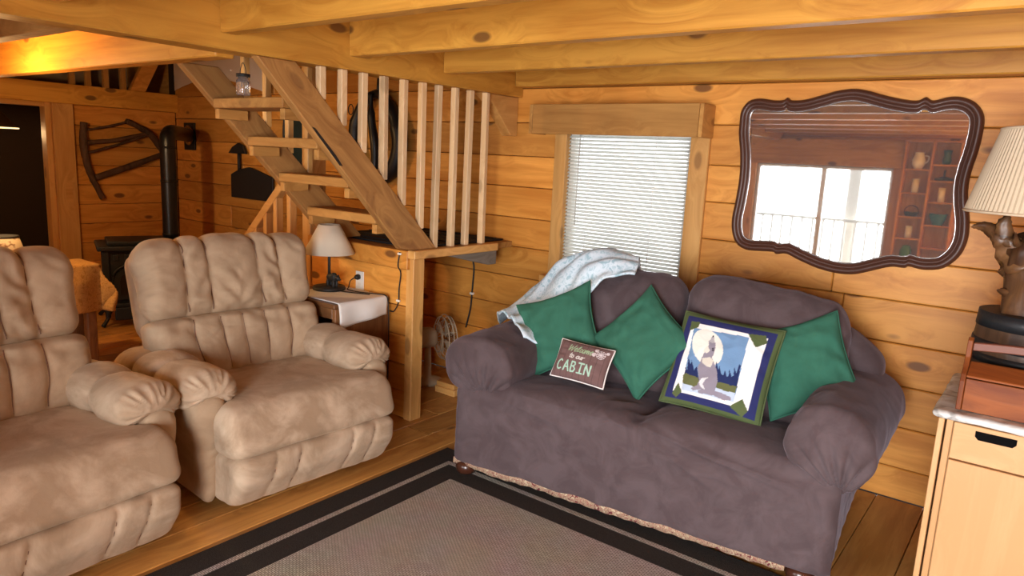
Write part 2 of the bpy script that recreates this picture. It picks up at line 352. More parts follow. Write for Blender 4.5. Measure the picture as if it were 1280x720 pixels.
def planks(parent, fixed, face, thick, along, u0, u1, rows, mats, holes=(), joints=True, gap=0.0035, sign=-1):
    """boards on a wall. fixed axis 'x'/'y', face = coordinate of the visible face, along = horizontal axis"""
    for (z0, z1) in rows:
        spans = [(u0, u1)]
        for h in holes:
            if z1 > h[2]+0.005 and z0 < h[3]-0.005:
                ns = []
                for (a, b) in spans:
                    if h[0] > a and h[0] < b: ns.append((a, h[0]))
                    if h[1] > a and h[1] < b: ns.append((h[1], b))
                    if b <= h[0] or a >= h[1]: ns.append((a, b))
                spans = ns
        for (a, b) in spans:
            cuts = [a]
            if joints and b-a > 2.6:
                c = a + R.uniform(0.8, min(3.2, b-a-0.8)); cuts.append(c)
            cuts.append(b)
            for k in range(len(cuts)-1):
                p0, p1 = cuts[k]+0.0015, cuts[k+1]-0.0015
                d = R.uniform(-0.0025, 0.0025)
                f0, f1 = (face+d, face-sign*thick) if sign < 0 else (face-thick, face+d)
                f0, f1 = min(f0, f1), max(f0, f1)
                if fixed == 'y': box('plank', (p0, f0, z0+gap/2), (p1, f1, z1-gap/2), mats['x'], parent, 0.005)
                else: box('plank', (f0, p0, z0+gap/2), (f1, p1, z1-gap/2), mats['y'], parent, 0.005)
seams = [0.0, 0.165, 0.375, 0.585, 0.795, 1.005, 1.205, 1.415, 1.62, 1.84, 2.06, 2.28]
rows_back = [(seams[i], seams[i+1]) for i in range(len(seams)-1)]
# back wall with the blinded window
WIN = (-2.55, -1.71, 0.85, 1.80)
wb = holed('wall_back', 'y', YB+0.03, YB+0.12, XL-0.1, XR+0.1, 0, 3.4, [WIN], DARKGAP)
planks(wb, 'y', YB, 0.03, 'x', XL, XR, rows_back, PINE, [WIN])
planks(wb, 'y', YB, 0.03, 'x', XL, -3.08, [(2.28+0.22*i, 2.5+0.22*i) for i in range(5)], PINE)
# left wall beyond the stove: doorway to the dark room, open rail above
wl = holed('wall_left', 'x', XL-0.12, XL-0.03, YF, YB+0.03, 0, 3.4, [(1.25, 2.70, 0, 1.90), (1.25, 3.87, 2.08, 2.75)], DARKGAP)
planks(wl, 'x', XL, 0.03, 'y', 2.86, YB, [(0.02+0.188*i, 0.02+0.188*(i+1)) for i in range(10)], PINE, joints=False, sign=1)
planks(wl, 'x', XL, 0.03, 'y', YF, 1.25, [(0.02+0.2*i, 0.02+0.2*(i+1)) for i in range(10)], PINE, joints=False, sign=1)
planks(wl, 'x', XL, 0.03, 'y', 1.25, YB, [(2.76+0.21*i, 2.76+0.21*(i+1)) for i in range(3)], PINE, joints=False, sign=1)
# wall behind the camera, seen in the mirror
FW = (-3.23, -1.62, 0.30, 1.70); PD = (-0.5, 1.4, 0.04, 2.02)
wf = holed('wall_front', 'y', YF-0.12, YF-0.03, XL-0.1, XR+0.1, 0, 3.4, [FW, PD], DARKGAP)
planks(wf, 'y', YF, 0.03, 'x', XL, XR, rows_back, PINE, [FW, PD], sign=1)
wr = holed('wall_right', 'x', XR+0.03, XR+0.12, YF, YB+0.03, 0, 3.4, [], DARKGAP)
planks(wr, 'x', XR, 0.03, 'y', YF, YB, rows_back, PINE)
# floor boards run away from the camera towards the back wall
fl = holed('floor', 'z', -0.12, -0.03, -9.7, XR+0.1, YF-0.1, YB+0.1, [], DARKGAP)
x = -9.6
while x < XR-0.02:
    w = min(R.uniform(0.17, 0.215), XR-x)
    c = R.uniform(-0.9, 3.2); cuts = [YF, c, YB]
    for k in range(2): box('floorboard', (x+0.0015, cuts[k]+0.001, -0.03), (x+w-0.0015, cuts[k+1]-0.001, R.uniform(-0.0015, 0.0)), FLOORW['y'], fl, 0.003)
    x += w
# loft boards overhead
ce = holed('ceiling', 'z', ZC+0.03, ZC+0.07, XL, XR, YF, YB, [(XL, -3.08, 1.88, YB)], DARKGAP)
x = -2.93
while x < XR-0.02:
    w = min(0.14, XR-x); box('ceiling_board', (x+0.0015, YF, ZC), (x+w-0.0015, YB, ZC+0.03), BEAM['y'], ce, 0.003); x += w
x = XL
while x < -3.1:
    w = min(0.14, -3.08-x); box('ceiling_board', (x+0.0015, YF, ZC), (x+w-0.0015, 1.86, ZC+0.03), BEAM['y'], ce, 0.003); x += w
rf = struct(box('ceiling_roof', (XL-2.2, YF-0.1, 3.4), (XR+0.1, YB+0.12, 3.46), PINE['x'], None, 0))
# dark back room past the doorway
wk = struct(box('wall_back_room', (-9.75, 0.6, -0.12), (-9.598, YB+0.1, 3.4), DARKGAP, None, 0))
planks(wk, 'x', -9.57, 0.03, 'y', 0.7, YB, [(0.0+0.27*i, 0.27*(i+1)) for i in range(9)], SAWN, joints=False, sign=1)
struct(box('wall_back_room_north', (-9.64, YB, 0), (XL-0.12, YB+0.1, 3.4), SAWN['x'], None, 0))
struct(box('wall_back_room_south', (-9.64, 0.6, 0), (XL-0.12, 0.7, 3.4), SAWN['x'], None, 0))
PLASTIC = simple('pale_vapour_sheet', (0.42, 0.33, 0.27), 0.5, bumpscale=6, bump=0.5, var=0.25, vscale=5)
struct(box('wall_loft_sheet', (-8.6, 1.2, 2.02), (-8.55, YB, 3.4), PLASTIC, None, 0))
struct(box('ceiling_back_room', (-9.64, 0.6, 1.98), (XL-0.12, YB, 2.02), SAWN['x'], None, 0))

# ---- windows
def window(n, fixed, face, u0, u1, v0, v1, inner, muntins, mat, depth=0.1):
    o = bpy.data.objects.new('window_%d' % n, None); C.objects.link(o); struct(o)
    def B(nm, a0, a1, b0, b1, d0, d1, m):
        if fixed == 'y': return box(nm, (a0, min(d0, d1), b0), (a1, max(d0, d1), b1), m, o, 0.003)
        return box(nm, (min(d0, d1), a0, b0), (max(d0, d1), a1, b1), m, o, 0.003)
    s = 0.035; f0, f1 = face+inner*0.03, face+inner*0.09
    B('sash', u0, u0+s, v0, v1, f0, f1, mat); B('sash', u1-s, u1, v0, v1, f0, f1, mat)
    B('sash', u0+s, u1-s, v0, v0+s, f0, f1, mat); B('sash', u0+s, u1-s, v1-s, v1, f0, f1, mat)
    es = [u0+s]+muntins+[u1-s]
    for m in muntins: B('mullion', m-0.03, m+0.03, v0+s, v1-s, f0, f1, mat)
    for i in range(len(es)-1):
        a = es[i]+(0.03 if i else 0); b_ = es[i+1]-(0.03 if i < len(es)-2 else 0)
        B('pane', a, b_, v0+s, v1-s, face+inner*0.058, face+inner*0.062, GLASS)
    return o
VINYL = simple('white_vinyl', (0.75, 0.74, 0.70), 0.4)
w1 = window(1, 'y', YB, WIN[0], WIN[1], WIN[2], WIN[3], 1, [], VINYL)
for nm, lo, hi, m in (('side_casing', (-2.638, YB-0.025, 0.78), (-2.55, YB+0.03, 1.835), CASING['z']), ('side_casing', (-1.71, YB-0.025, 0.78), (-1.597, YB+0.03, 1.835), CASING['z']),
                      ('head_casing', (-2.55, YB-0.025, 1.80), (-1.71, YB+0.03, 1.835), CASING['x']), ('sill', (-2.68, YB-0.06, 0.80), (-1.55, YB+0.03, 0.85), CASING['x'])):
    box(nm, lo, hi, m, w1, 0.004)
w2 = window(2, 'y', YF, FW[0], FW[1], FW[2], FW[3], -1, [-2.40], VINYL)
for nm, lo, hi, m in (('side_casing', (-3.34, YF-0.03, 0.2), (-3.23, YF+0.025, 1.704), CASING['z']), ('side_casing', (-1.62, YF-0.03, 0.2), (-1.52, YF+0.025, 1.704), PINE['z']),
                      ('sill', (-3.36, YF-0.03, 0.24), (-1.5, YF+0.06, 0.30), CASING['x'])):
    box(nm, lo, hi, m, w2, 0.004)
w3 = window(3, 'y', YF, PD[0], PD[1], PD[2], PD[3], -1, [0.45], VINYL)
for nm, lo, hi, m in (('side_casing', (PD[0]-0.1, YF-0.03, 0), (PD[0], YF+0.025, 2.06), CASING['z']), ('side_casing', (PD[1], YF-0.03, 0), (PD[1]+0.1, YF+0.025, 2.06), CASING['z'])):
    box(nm, lo, hi, m, w3, 0.004)
hb = box('header_beam', (-3.45, YF, 1.705), (-1.52, YF+0.10, 2.03), BEAM['x'], None, 0.006)
tag(hb, 'brown timber header above the bright window seen in the mirror', 'beam')
# doorway frame on the left wall
dr = bpy.data.objects.new('door_1', None); C.objects.link(dr); struct(dr)
box('door_post', (XL-0.10, 2.69, 0), (XL+0.05, 2.87, 1.90), CASING['z'], dr, 0.006)
box('door_stop', (XL-0.10, 2.64, 0), (XL+0.015, 2.69, 1.90), CASING['z'], dr, 0.004)
box('head_trim', (XL-0.10, 1.25, 1.86), (XL+0.03, 2.64, 1.90), CASING['y'], dr, 0.004)
box('latch_plate', (XL+0.05, 2.76, 0.98), (XL+0.054, 2.82, 1.17), CASING['y'], dr, 0.001)
# porch past the front window, seen bleached in the mirror
pd = struct(box('floor_porch', (-5, YF-2.6, -0.15), (1.5, YF-0.12, -0.02), GREYW['x'], None, 0.004))
PORCH = W3('porch_timber', (0.88, 0.84, 0.78), (0.80, 0.75, 0.68), knots=0)
pp = thing('porch_post', 'pale porch post with two braces outside the window, reflected in the mirror', 'post', (-2.52, YF-2.35, -0.02))
box('post', (-0.09, -0.06, 0), (0.09, 0.06, 2.8), PORCH['z'], pp, 0.005)
for s in (-1, 1): prism('brace', [(s*0.09, 1.75), (s*0.09, 1.95), (s*0.60, 2.5), (s*0.72, 2.5)], 'y', -0.04, 0.04, PORCH['x'], pp)
pr = thing('porch_railing', 'white porch railing with upright pickets, reflected in the mirror', 'railing', (-2.4, YF-2.2, -0.02))
box('rail', (-2.4, -0.04, 0.92), (3.2, 0.04, 0.97), PORCH['x'], pr, 0.004); box('rail', (-2.4, -0.03, 0.12), (3.2, 0.03, 0.16), PORCH['x'], pr, 0.004)
for i in range(36): box('picket', (-2.35+0.155*i, -0.02, 0.16), (-2.31+0.155*i, 0.02, 0.92), PORCH['z'], pr, 0.003)

# ------------------------------------------------------------------ beams and joists
gd = box('girder_beam', (-3.08, YF, 2.0), (-2.93, YB, ZC), BEAM['y'], None, 0.006); tag(gd, 'long yellow pine girder running from the upper left to the back wall', 'beam')
jl = ['pine ceiling joist nearest the back wall ledger, big dark knot on its face', 'second pine ceiling joist from the back wall', 'third pine ceiling joist from the back wall, ending at the upper left on the girder']
for i, y in enumerate((3.09, 2.405, 1.715)):
    tag(box('ceiling_joist', (-2.928, y, 2.065), (XR, y+0.075, ZC), BEAM['x'], None, 0.006), jl[i], 'beam', 'ceiling joists')
rl_ = ['pine ceiling joist above the viewer, topmost pale stripe in the mirror', 'pine ceiling joist above the viewer, second pale stripe from the top of the mirror', 'pine ceiling joist above the viewer, third pale stripe from the top of the mirror', 'pine ceiling joist above the viewer, lowest pale stripe in the mirror']
for i, y in enumerate((1.03, 0.34, -0.35, -1.03)):
    tag(box('ceiling_joist', (-2.928, y, 2.065), (XR, y+0.075, ZC), BEAM['x'], None, 0.006), rl_[i], 'beam', 'ceiling joists reflected in the mirror')
tag(box('wall_ledger', (-2.928, YB-0.10, 2.06), (XR, YB, ZC), BEAM['x'], None, 0.006), 'pine ledger board along the top of the back wall above the window', 'beam')
tag(box('stair_header', (-6.6, 1.78, 1.985), (-3.082, 1.875, ZC), BEAM['x'], None, 0.006), 'brightly lamp-lit pine header left of the girder at the top of the stairs', 'beam')
tag(box('loft_joist', (-6.6, 1.17, 2.01), (-3.082, 1.25, ZC), SAWN['x'], None, 0.006), 'shadowed brown loft joist in the top left corner', 'beam')
tag(box('doorway_beam', (XL-0.02, 1.25, 1.90), (XL+0.06, YB, 2.08), BEAM['y'], None, 0.006), 'heavy pine beam across the doorway on the far left wall', 'beam')
tag(prism('knee_brace', [(3.50, 1.999), (3.865, 1.999), (3.865, 1.75), (3.80, 1.75), (3.62, 1.93)], 'x', -3.045, -2.965, CASING['y']), 'small triangular pine brace under the girder at the back wall', 'brace')
lr = thing('loft_rail', 'short dark uprights and a slanting strut above the doorway beam', 'railing', (XL+0.02, 2.6, 2.08))
for y in (0.28, 0.42, 0.58, 0.74): box('upright', (-0.02, y-0.025, 0), (0.02, y+0.025, 0.6), SAWN['z'], lr, 0.003)
prism('strut', [(0.80, 0.0), (0.95, 0.0), (1.25, 0.6), (1.10, 0.6)], 'x', -0.04, 0.02, PINE['y'], lr)

ps = thing('plastic_sheet', 'pale crumpled plastic sheet high on the wall above the stove corner', 'sheet', (-7.44, YB-0.012, 2.1))
vs_ = []; fs_ = []
for i in range(31):
    for j in range(17):
        x = 1.7*i/30; z = 0.02+0.10*math.sin(x*2.2)+0.75*j/16; vs_.append((x, -0.02-0.02*abs(noise.noise(Vector((x*7, z*7, 1)))), z))
for i in range(30):
    for j in range(16): a_ = i*17+j; fs_.append((a_, a_+17, a_+18, a_+1))
mesh('sheet', vs_, fs_, simple('milky_plastic', (0.62, 0.50, 0.42), 0.35), ps, True)
for x in (0.1, 0.9, 1.6): box('tack', (x-0.01, -0.03, 0.70+0.1*math.sin(x*2.2)), (x+0.01, 0.0, 0.72+0.1*math.sin(x*2.2)), BLACKMETAL, ps, 0.002)
# ------------------------------------------------------------------ stairs
st = thing('staircase', 'open sawn-plank staircase with four treads rising from the landing to the girder', 'staircase', (0, 0, 0))
def stringer(x0, x1):
    # lower edge (2.815,1.054)-(1.906,1.979), upper edge (3.077,1.06)-(2.118,1.971)
    return prism('stringer', [(1.89, 1.998), (2.098, 1.998), (3.085, 1.048), (2.90, 1.048), (2.80, 1.06)], 'x', x0, x1, SAWN_D, st, 0.005)
SAWN_D = wood('sawn_stringer', (0.48, 0.245, 0.072), (0.27, 0.115, 0.030), axis='y', rough=0.65, knots=0.5)
# grain follows the slope: rotate the texture by the pitch of the stairs
for n in SAWN_D.node_tree.nodes:
    if n.type == 'MAPPING': n.vector_type = 'TEXTURE'; sc = n.inputs['Scale'].default_value; n.inputs['Scale'].default_value = (1/sc[0], 1/sc[1], 1/sc[2]); n.inputs['Rotation'].default_value = (math.radians(-43.5), 0, 0)
s1_ = stringer(-2.985, -2.932); stringer(-3.655, -3.60)
sm_ = prism('weathered_streak', [(2.185, 1.705), (2.205, 1.70), (2.27, 1.635), (2.33, 1.575), (2.375, 1.52), (2.355, 1.522), (2.29, 1.592), (2.225, 1.66)], 'x', -2.9325, -2.9312, simple('black_weathering', (0.02, 0.014, 0.01), 0.9), s1_, 0); sm_['label'] = 'black weathered streak along the stringer edge'
for (y, z) in ((2.06, 1.835), (2.255, 1.65), (2.45, 1.455), (2.645, 1.255)):
    box('tread', (-3.598, y, z-0.05), (-2.987, y+0.23, z), SAWN['x'], st, 0.004)
    for (a, b_) in ((-3.598, -3.56), (-3.025, -2.987)): box('cleat', (a, y+0.01, z-0.105), (b_, y+0.18, z-0.052), SAWN['y'], st, 0.003)
br = thing('baluster_row', 'row of ten pale square balusters between girder, stair stringer and landing', 'railing', (0, 0, 0))
for i, y in enumerate((2.26, 2.385, 2.52, 2.665, 2.815, 2.957, 3.09, 3.23, 3.37, 3.515)):
    zb = 1.048 if y > 3.06 else 1.998-(y-2.098)*0.9625+0.0
    tw = R.uniform(-0.006, 0.006)
    box('baluster', (-2.975+tw, y-0.018, zb-0.0), (-2.936+tw, y+0.018, 1.998), PALE['z'], br, 0.003, rot=(R.uniform(-0.008, 0.008), 0, R.uniform(-0.15, 0.15)))
# landing
ld = thing('stair_landing', 'boarded pine stair landing box against the back wall', 'landing', (0, 0, 0))
box('deck', (-3.90, 2.90, 1.0), (-2.962, YB-0.002, 1.04), SAWN['x'], ld, 0.003)
box('edge_board', (-2.960, 2.872, 0.998), (-2.90, 3.64, 1.047), CASING['y'], ld, 0.004)
box('front_trim', (-3.90, 2.872, 0.93), (-2.962, 2.899, 1.0405), PINE['x'], ld, 0.004)
zz = [0.0, 0.17, 0.34, 0.52, 0.70, 0.925]
for i in range(5): box('panel_board', (-3.90, 2.905, zz[i]+0.003), (-2.995, 2.935, zz[i+1]-0.002), PINE['x'], ld, 0.004)
box('corner_post', (-2.992, 2.895, 0), (-2.93, 2.985, 0.996), CASING['z'], ld, 0.004)
box('corner_post', (-4.04, 2.93, 0), (-3.95, 3.06, 2.3), CASING['z'], ld, 0.005)
prism('grey_bearer', [(3.18, 0.996), (3.68, 0.996), (3.68, 0.90), (3.60, 0.90)], 'x', -3.0, -2.945, GREYW['y'], ld)
mt = thing('stair_mat', 'thin black rubber mat lying on the landing', 'mat', (-3.44, 3.42, 1.041))
box('mat_sheet', (-0.42, -0.42, 0), (0.42, 0.42, 0.012), MAT_RUBBER, mt, 0.003)
for i in range(6): box('rib', (-0.40, -0.36+0.14*i, 0.012), (0.40, -0.33+0.14*i, 0.018), MAT_RUBBER, mt, 0.002)
# lower flight going down to the left behind the recliner
lf = thing('lower_stair_flight', 'lower pine stair flight with square balusters, left of the landing', 'staircase', (0, 0, 0))
prism('stringer', [(-4.05, 0.98), (-4.05, 0.70), (-5.0, 0.0), (-5.33, 0.0)], 'y', 2.92, 2.965, PINE['x'], lf, 0.004)
for i in range(4): box('tread', (-4.32-0.27*i, 2.97, 0.80-0.2*i), (-4.045-0.27*i, YB-0.002, 0.835-0.2*i), SAWN['y'], lf, 0.004)
for xx in (-4.10, -4.255, -4.375, -4.50, -4.63):
    zr = 1.235+(xx+4.3)*0.925; box('baluster', (xx-0.02, 2.865, 0.96+(xx+3.95)*0.73-0.05), (xx+0.02, 2.918, zr-0.02), CASING['z'], lf, 0.003)
prism('handrail', [(-5.25, 0.398), (-5.25, 0.318), (-4.05, 1.428), (-4.05, 1.508)], 'y', 2.862, 2.92, CASING['x'], lf, 0.004)
rl = thing('stair_rail', 'four square balusters standing on the far stringer behind the treads', 'railing', (0, 0, 0))
for y in (2.268, 2.401, 2.546, 2.68):
    box('baluster', (-3.648, y-0.018, 1.998-(y-2.098)*0.9625), (-3.61, y+0.018, 2.30), CASING['z'], rl, 0.003)
# ------------------------------------------------------------------ recliners (local: +x is the front)
def groove(v, seams, w): return sum(gauss(v-s, w) for s in seams)
def channel(v, seams, lo, hi):
    e = [lo]+list(seams)+[hi]
    for a, b in zip(e, e[1:]):
        if a <= v <= b:
            t = (v-a)/(b-a); return math.sqrt(max(0.0, 1-abs(2*t-1)**2.8))*min(1.0, 0.35+(b-a)/0.2)
    return 0.0
def make_recliner():
    t = thing('recliner', 'x', 'recliner', (0, 0, 0))
    box('base', (-0.42, -0.36, 0.0), (0.30, 0.36, 0.07), BLACKMETAL, t, 0.01)
    softbox('seat_box', (-0.46, -0.375, 0.055), (0.36, 0.375, 0.36), 0.02, SUEDE, t, 0.06)
    # arms: slim side panel and fat padded top
    for s in (-1, 1):
        def dpan(p, n, s=s):
            k = sstep(0.25, 0.48, p.z)*sstep(0.10, 0.36, p.x)
            o = p.copy(); cy = s*0.445; o.y = cy+(p.y-cy)*(0.62+0.62*sstep(0.12, 0.46, p.z)); o.y += n.y*0.006*k + 0.004*nz(p.x*6, p.y*6, p.z*6); o.x += n.x*0.01*k
            if n.x > 0.5: o.x += 0.012*gauss(p.z-0.42, 0.15)
            return o
        softbox('arm_panel', (-0.47, s*0.445-0.06, 0.045), (0.415, s*0.445+0.06, 0.55), (0.04, 0.055, 0.08), SUEDE, t, 0.022, dpan)
        seamsx = [-0.12, 0.10]
        def dpad(p, n, s=s):
            o = p.copy(); f = (p.x+0.36)/0.80
            v = p.x + 0.10*((p.y-s*0.435)*s)      # seams slant over the roll
            g = groove(v, seamsx, 0.014)
            o += n*(0.024*channel(v, seamsx, -0.40, 0.50)-0.012)
            # front: gathered, drooping over the panel
            fr = sstep(0.26, 0.44, p.x)
            an = math.atan2(p.z-0.53, p.y-s*0.43)
            o += n*0.0055*math.sin(an*19+2*math.sin(an*5))*sstep(0.33, 0.41, p.x)*sstep(0.02, 0.06, math.hypot(p.y-s*0.43, p.z-0.50))
            o.z += 0.075*fr*sstep(0.56, 0.47, p.z)*gauss(p.y-s*0.43, 0.09)
            o.z -= 0.04*sstep(0.0, -0.36, p.x)
            o += n*0.005*nz(p.x*7, p.y*7+s*4, p.z*7) + n*0.0015*nz(p.x*30, p.y*14, p.z*22)
            return o
        softbox('arm_pad', (-0.38, s*0.43-0.12, 0.455), (0.425, s*0.43+0.12, 0.635), (0.075, 0.105, 0.085), SUEDES, t, 0.0105, dpad)
    # seat pad rolling over the front edge
    def dseat(p, n):
        o = p.copy(); k = sstep(0.36, 0.45, p.x)
        o.y *= 1+0.22*k
        up = max(0, n.z)
        o.z += 0.020*up*math.cos(min(1, abs(p.y)/0.38)*PI/2) - 0.014*up*gauss(p.x-0.05, 0.16)*gauss(p.y, 0.2)
        o.z += 0.012*up*gauss(p.x-0.42, 0.12)
        o += n*(0.006*nz(p.x*4, p.y*4, p.z*4+3) + 0.0022*nz(p.x*20, p.y*9, p.z*16) + 0.0025*nz(p.x*6, p.y*40+p.z*20, p.z*9)*sstep(0.42, 0.5, p.x)*gauss(p.y-0.1, 0.22))
        # pinched lower hem
        o.x -= 0.03*sstep(0.31, 0.27, p.z)*max(0, n.x)
        o.x += 0.035*sstep(0.46, 0.30, p.z)*sstep(0.46, 0.56, p.x)
        return o
    softbox('seat_pad', (-0.28, -0.368, 0.275), (0.575, 0.368, 0.485), (0.085, 0.05, 0.07), SUEDES, t, 0.0125, dseat)
    fs = [-0.245, -0.125, 0.165, 0.29]
    def dfoot(p, n):
        o = p.copy(); f = max(0, n.x)
        v = p.y + 0.02*math.sin(p.z*14)
        o.x += f*(0.020*channel(v, fs, -0.46, 0.46)-0.01)
        o.x -= 0.07*sstep(0.20, 0.05, p.z)*sstep(0.4, 0.55, p.x)
        o += n*(0.004*nz(p.x*7, p.y*7, p.z*7) + 0.0015*nz(p.x*9, p.y*26, p.z*12))
        return o
    softbox('footrest', (0.37, -0.43, 0.05), (0.60, 0.43, 0.292), (0.04, 0.06, 0.04), SUEDES, t, 0.0095, dfoot)
    softbox('footrest_carriage', (0.30, -0.40, 0.10), (0.40, 0.40, 0.40), 0.02, SUEDE, t, 0.05)
    # back: lean, upper pillow with five channels, lower lumbar pillow with six
    lean = math.radians(17)
    def bend(p):   # local back frame (x out of the back, y across, z up the back) -> chair
        zz = p.z; return Vector((-0.17 + p.x*math.cos(lean) - zz*math.sin(lean), p.y, 0.40 + zz*math.cos(lean) + p.x*math.sin(lean)))
    us = [-0.255, -0.135, 0.135, 0.255]; ls = [-0.25, -0.115, -0.005, 0.115, 0.25]
    def dup(p, n):
        o = p.copy(); f = max(0, n.x); tp = max(0, n.z)
        v = p.y*(1+0.06*math.sin((p.z-0.5)*5))
        sd = min(1.0, f+tp)
        o.x += f*(0.036*channel(v, us, -0.47, 0.47)-0.012)
        o.z += tp*(0.040*channel(v, us, -0.47, 0.47)-0.018)
        o.z -= 0.035*(abs(p.y)/0.45)**3*sstep(0.5, 0.74, p.z)
        # pull folds fanning down to the middle seam
        c = sstep(0.70, 0.40, p.z)*gauss(p.y, 0.20)
        o.x += f*(0.006*c*math.sin(55*(p.z - 0.9*abs(p.y)) + 3*nz(p.y*6, p.z*6, 1)))
        o.x += f*0.007*math.sin(52*p.z+25*abs(p.y)+4*nz(p.y*9, p.z*9, 5))*(1-gauss(abs(p.y)-0.195, 0.07)*0)*gauss(abs(p.y)-0.195, 0.07)
        o += n*(0.005*nz(p.y*5, p.z*5, p.x*5) + 0.004*nz(p.y*9, p.z*24+p.y*8, 2))
        o.y += 0.018*(p.y/0.45)*gauss(p.z-0.68, 0.1)
        return bend(o)
    softbox('upper_back', (-0.04, -0.45, 0.335), (0.145, 0.45, 0.735), (0.085, 0.075, 0.085), SUEDE, t, 0.0092, dup)
    def dlow(p, n):
        o = p.copy(); f = max(0, n.x)
        v = p.y*(1-0.25*(0.35-p.z))
        o.x += f*(0.027*channel(v, ls, -0.49, 0.49)-0.012)
        o.x += f*0.006*math.sin(48*p.z+30*p.y+4*nz(p.y*7, p.z*7, 9))*sstep(0.1, 0.34, p.z)
        o.x += 0.020*gauss(p.z-0.14, 0.14)*f
        o += n*(0.004*nz(p.y*6, p.z*6, p.x*6+7) + 0.0025*nz(p.y*24, p.z*10, 4))
        o.y *= 0.86+0.155*sstep(0.05, 0.24, p.z)
        return bend(o)
    softbox('lumbar_pad', (-0.04, -0.45, 0.02), (0.15, 0.45, 0.347), (0.075, 0.07, 0.04), SUEDE, t, 0.0092, dlow)
    def seam_shadow(par, ys, x1, z0, z1, rx, rz, d, fun, top):
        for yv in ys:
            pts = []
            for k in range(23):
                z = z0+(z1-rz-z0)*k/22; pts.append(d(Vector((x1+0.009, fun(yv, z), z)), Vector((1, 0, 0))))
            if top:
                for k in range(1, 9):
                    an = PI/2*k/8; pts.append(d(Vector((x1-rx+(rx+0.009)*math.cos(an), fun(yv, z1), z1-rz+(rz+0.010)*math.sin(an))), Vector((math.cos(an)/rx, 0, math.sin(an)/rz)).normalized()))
            tube('seam_shadow_line', pts, 0.0028, SEAM_SHADOW, par, 5)  # thin dark tube along the seam, painted shade for the crease
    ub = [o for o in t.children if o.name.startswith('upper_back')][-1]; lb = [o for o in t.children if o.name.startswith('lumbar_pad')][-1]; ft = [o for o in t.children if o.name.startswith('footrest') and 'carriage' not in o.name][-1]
    seam_shadow(ub, us, 0.145, 0.36, 0.735, 0.085, 0.085, dup, lambda y, z: y/(1+0.06*math.sin((z-0.5)*5)), True)
    seam_shadow(lb, ls, 0.15, 0.06, 0.34, 0.02, 0.02, dlow, lambda y, z: y/(1-0.25*(0.35-z)), False)
    seam_shadow(ft, fs, 0.594, 0.10, 0.27, 0.02, 0.02, dfoot, lambda y, z: y-0.02*math.sin(z*14), False)
    def dsh(p, n):
        o = p.copy(); o.y *= 0.86+0.14*sstep(0.15, 0.35, p.z); return bend(o)
    sh = softbox('back_shell', (-0.115, -0.44, -0.05), (0.0, 0.44, 0.69), (0.03, 0.05, 0.06), SUEDE, t, 0.03, dsh)
    # recline lever on the outer left side
    lv = tube('recline_lever', smoothpath([(0.13, -0.515, 0.21), (0.16, -0.535, 0.205), (0.22, -0.54, 0.195), (0.27, -0.535, 0.205)], 5), [0.012, 0.011, 0.012, 0.016, 0.017], WALNUT['x'], t)
    lathe('lever_hub', [(0.0, 0), (0.032, 0), (0.034, 0.02), (0.0, 0.026)], DARKOAK['x'], lv, 16).matrix_local = Matrix.Translation((0.12, -0.502, 0.21)) @ Matrix.Rotation(PI/2, 4, 'X')
    return t
def _dummy(): pass
def dup(root, loc, rz):
    r = root.copy(); C.objects.link(r); r.location = loc; r.rotation_euler = (0, 0, rz)
    for ch in list(root.children):
        c = ch.copy(); C.objects.link(c); c.parent = r
        for g in ch.children:
            d = g.copy(); C.objects.link(d); d.parent = c
    return r
rc1 = make_recliner(); rc1.location = (-3.13, 1.985, 0); rc1.rotation_euler = (0, 0, math.radians(-3))
tag(rc1, 'tan suede recliner in front of the stairs, whole chair in view', 'recliner', 'pair of tan recliners')
rc2 = dup(rc1, (-3.12, 0.83, 0), math.radians(4))
tag(rc2, 'tan suede recliner cut off by the left edge of the picture', 'recliner', 'pair of tan recliners')

# ------------------------------------------------------------------ sofa (local x along the front, y to the back)
SA = math.radians(5.59); SO = Vector((-2.281, 2.543, 0))
sf = thing('loveseat', 'two-seat sofa under a wrinkled aubergine slipcover with rolled arms', 'sofa', SO, SA)
LX = 1.80
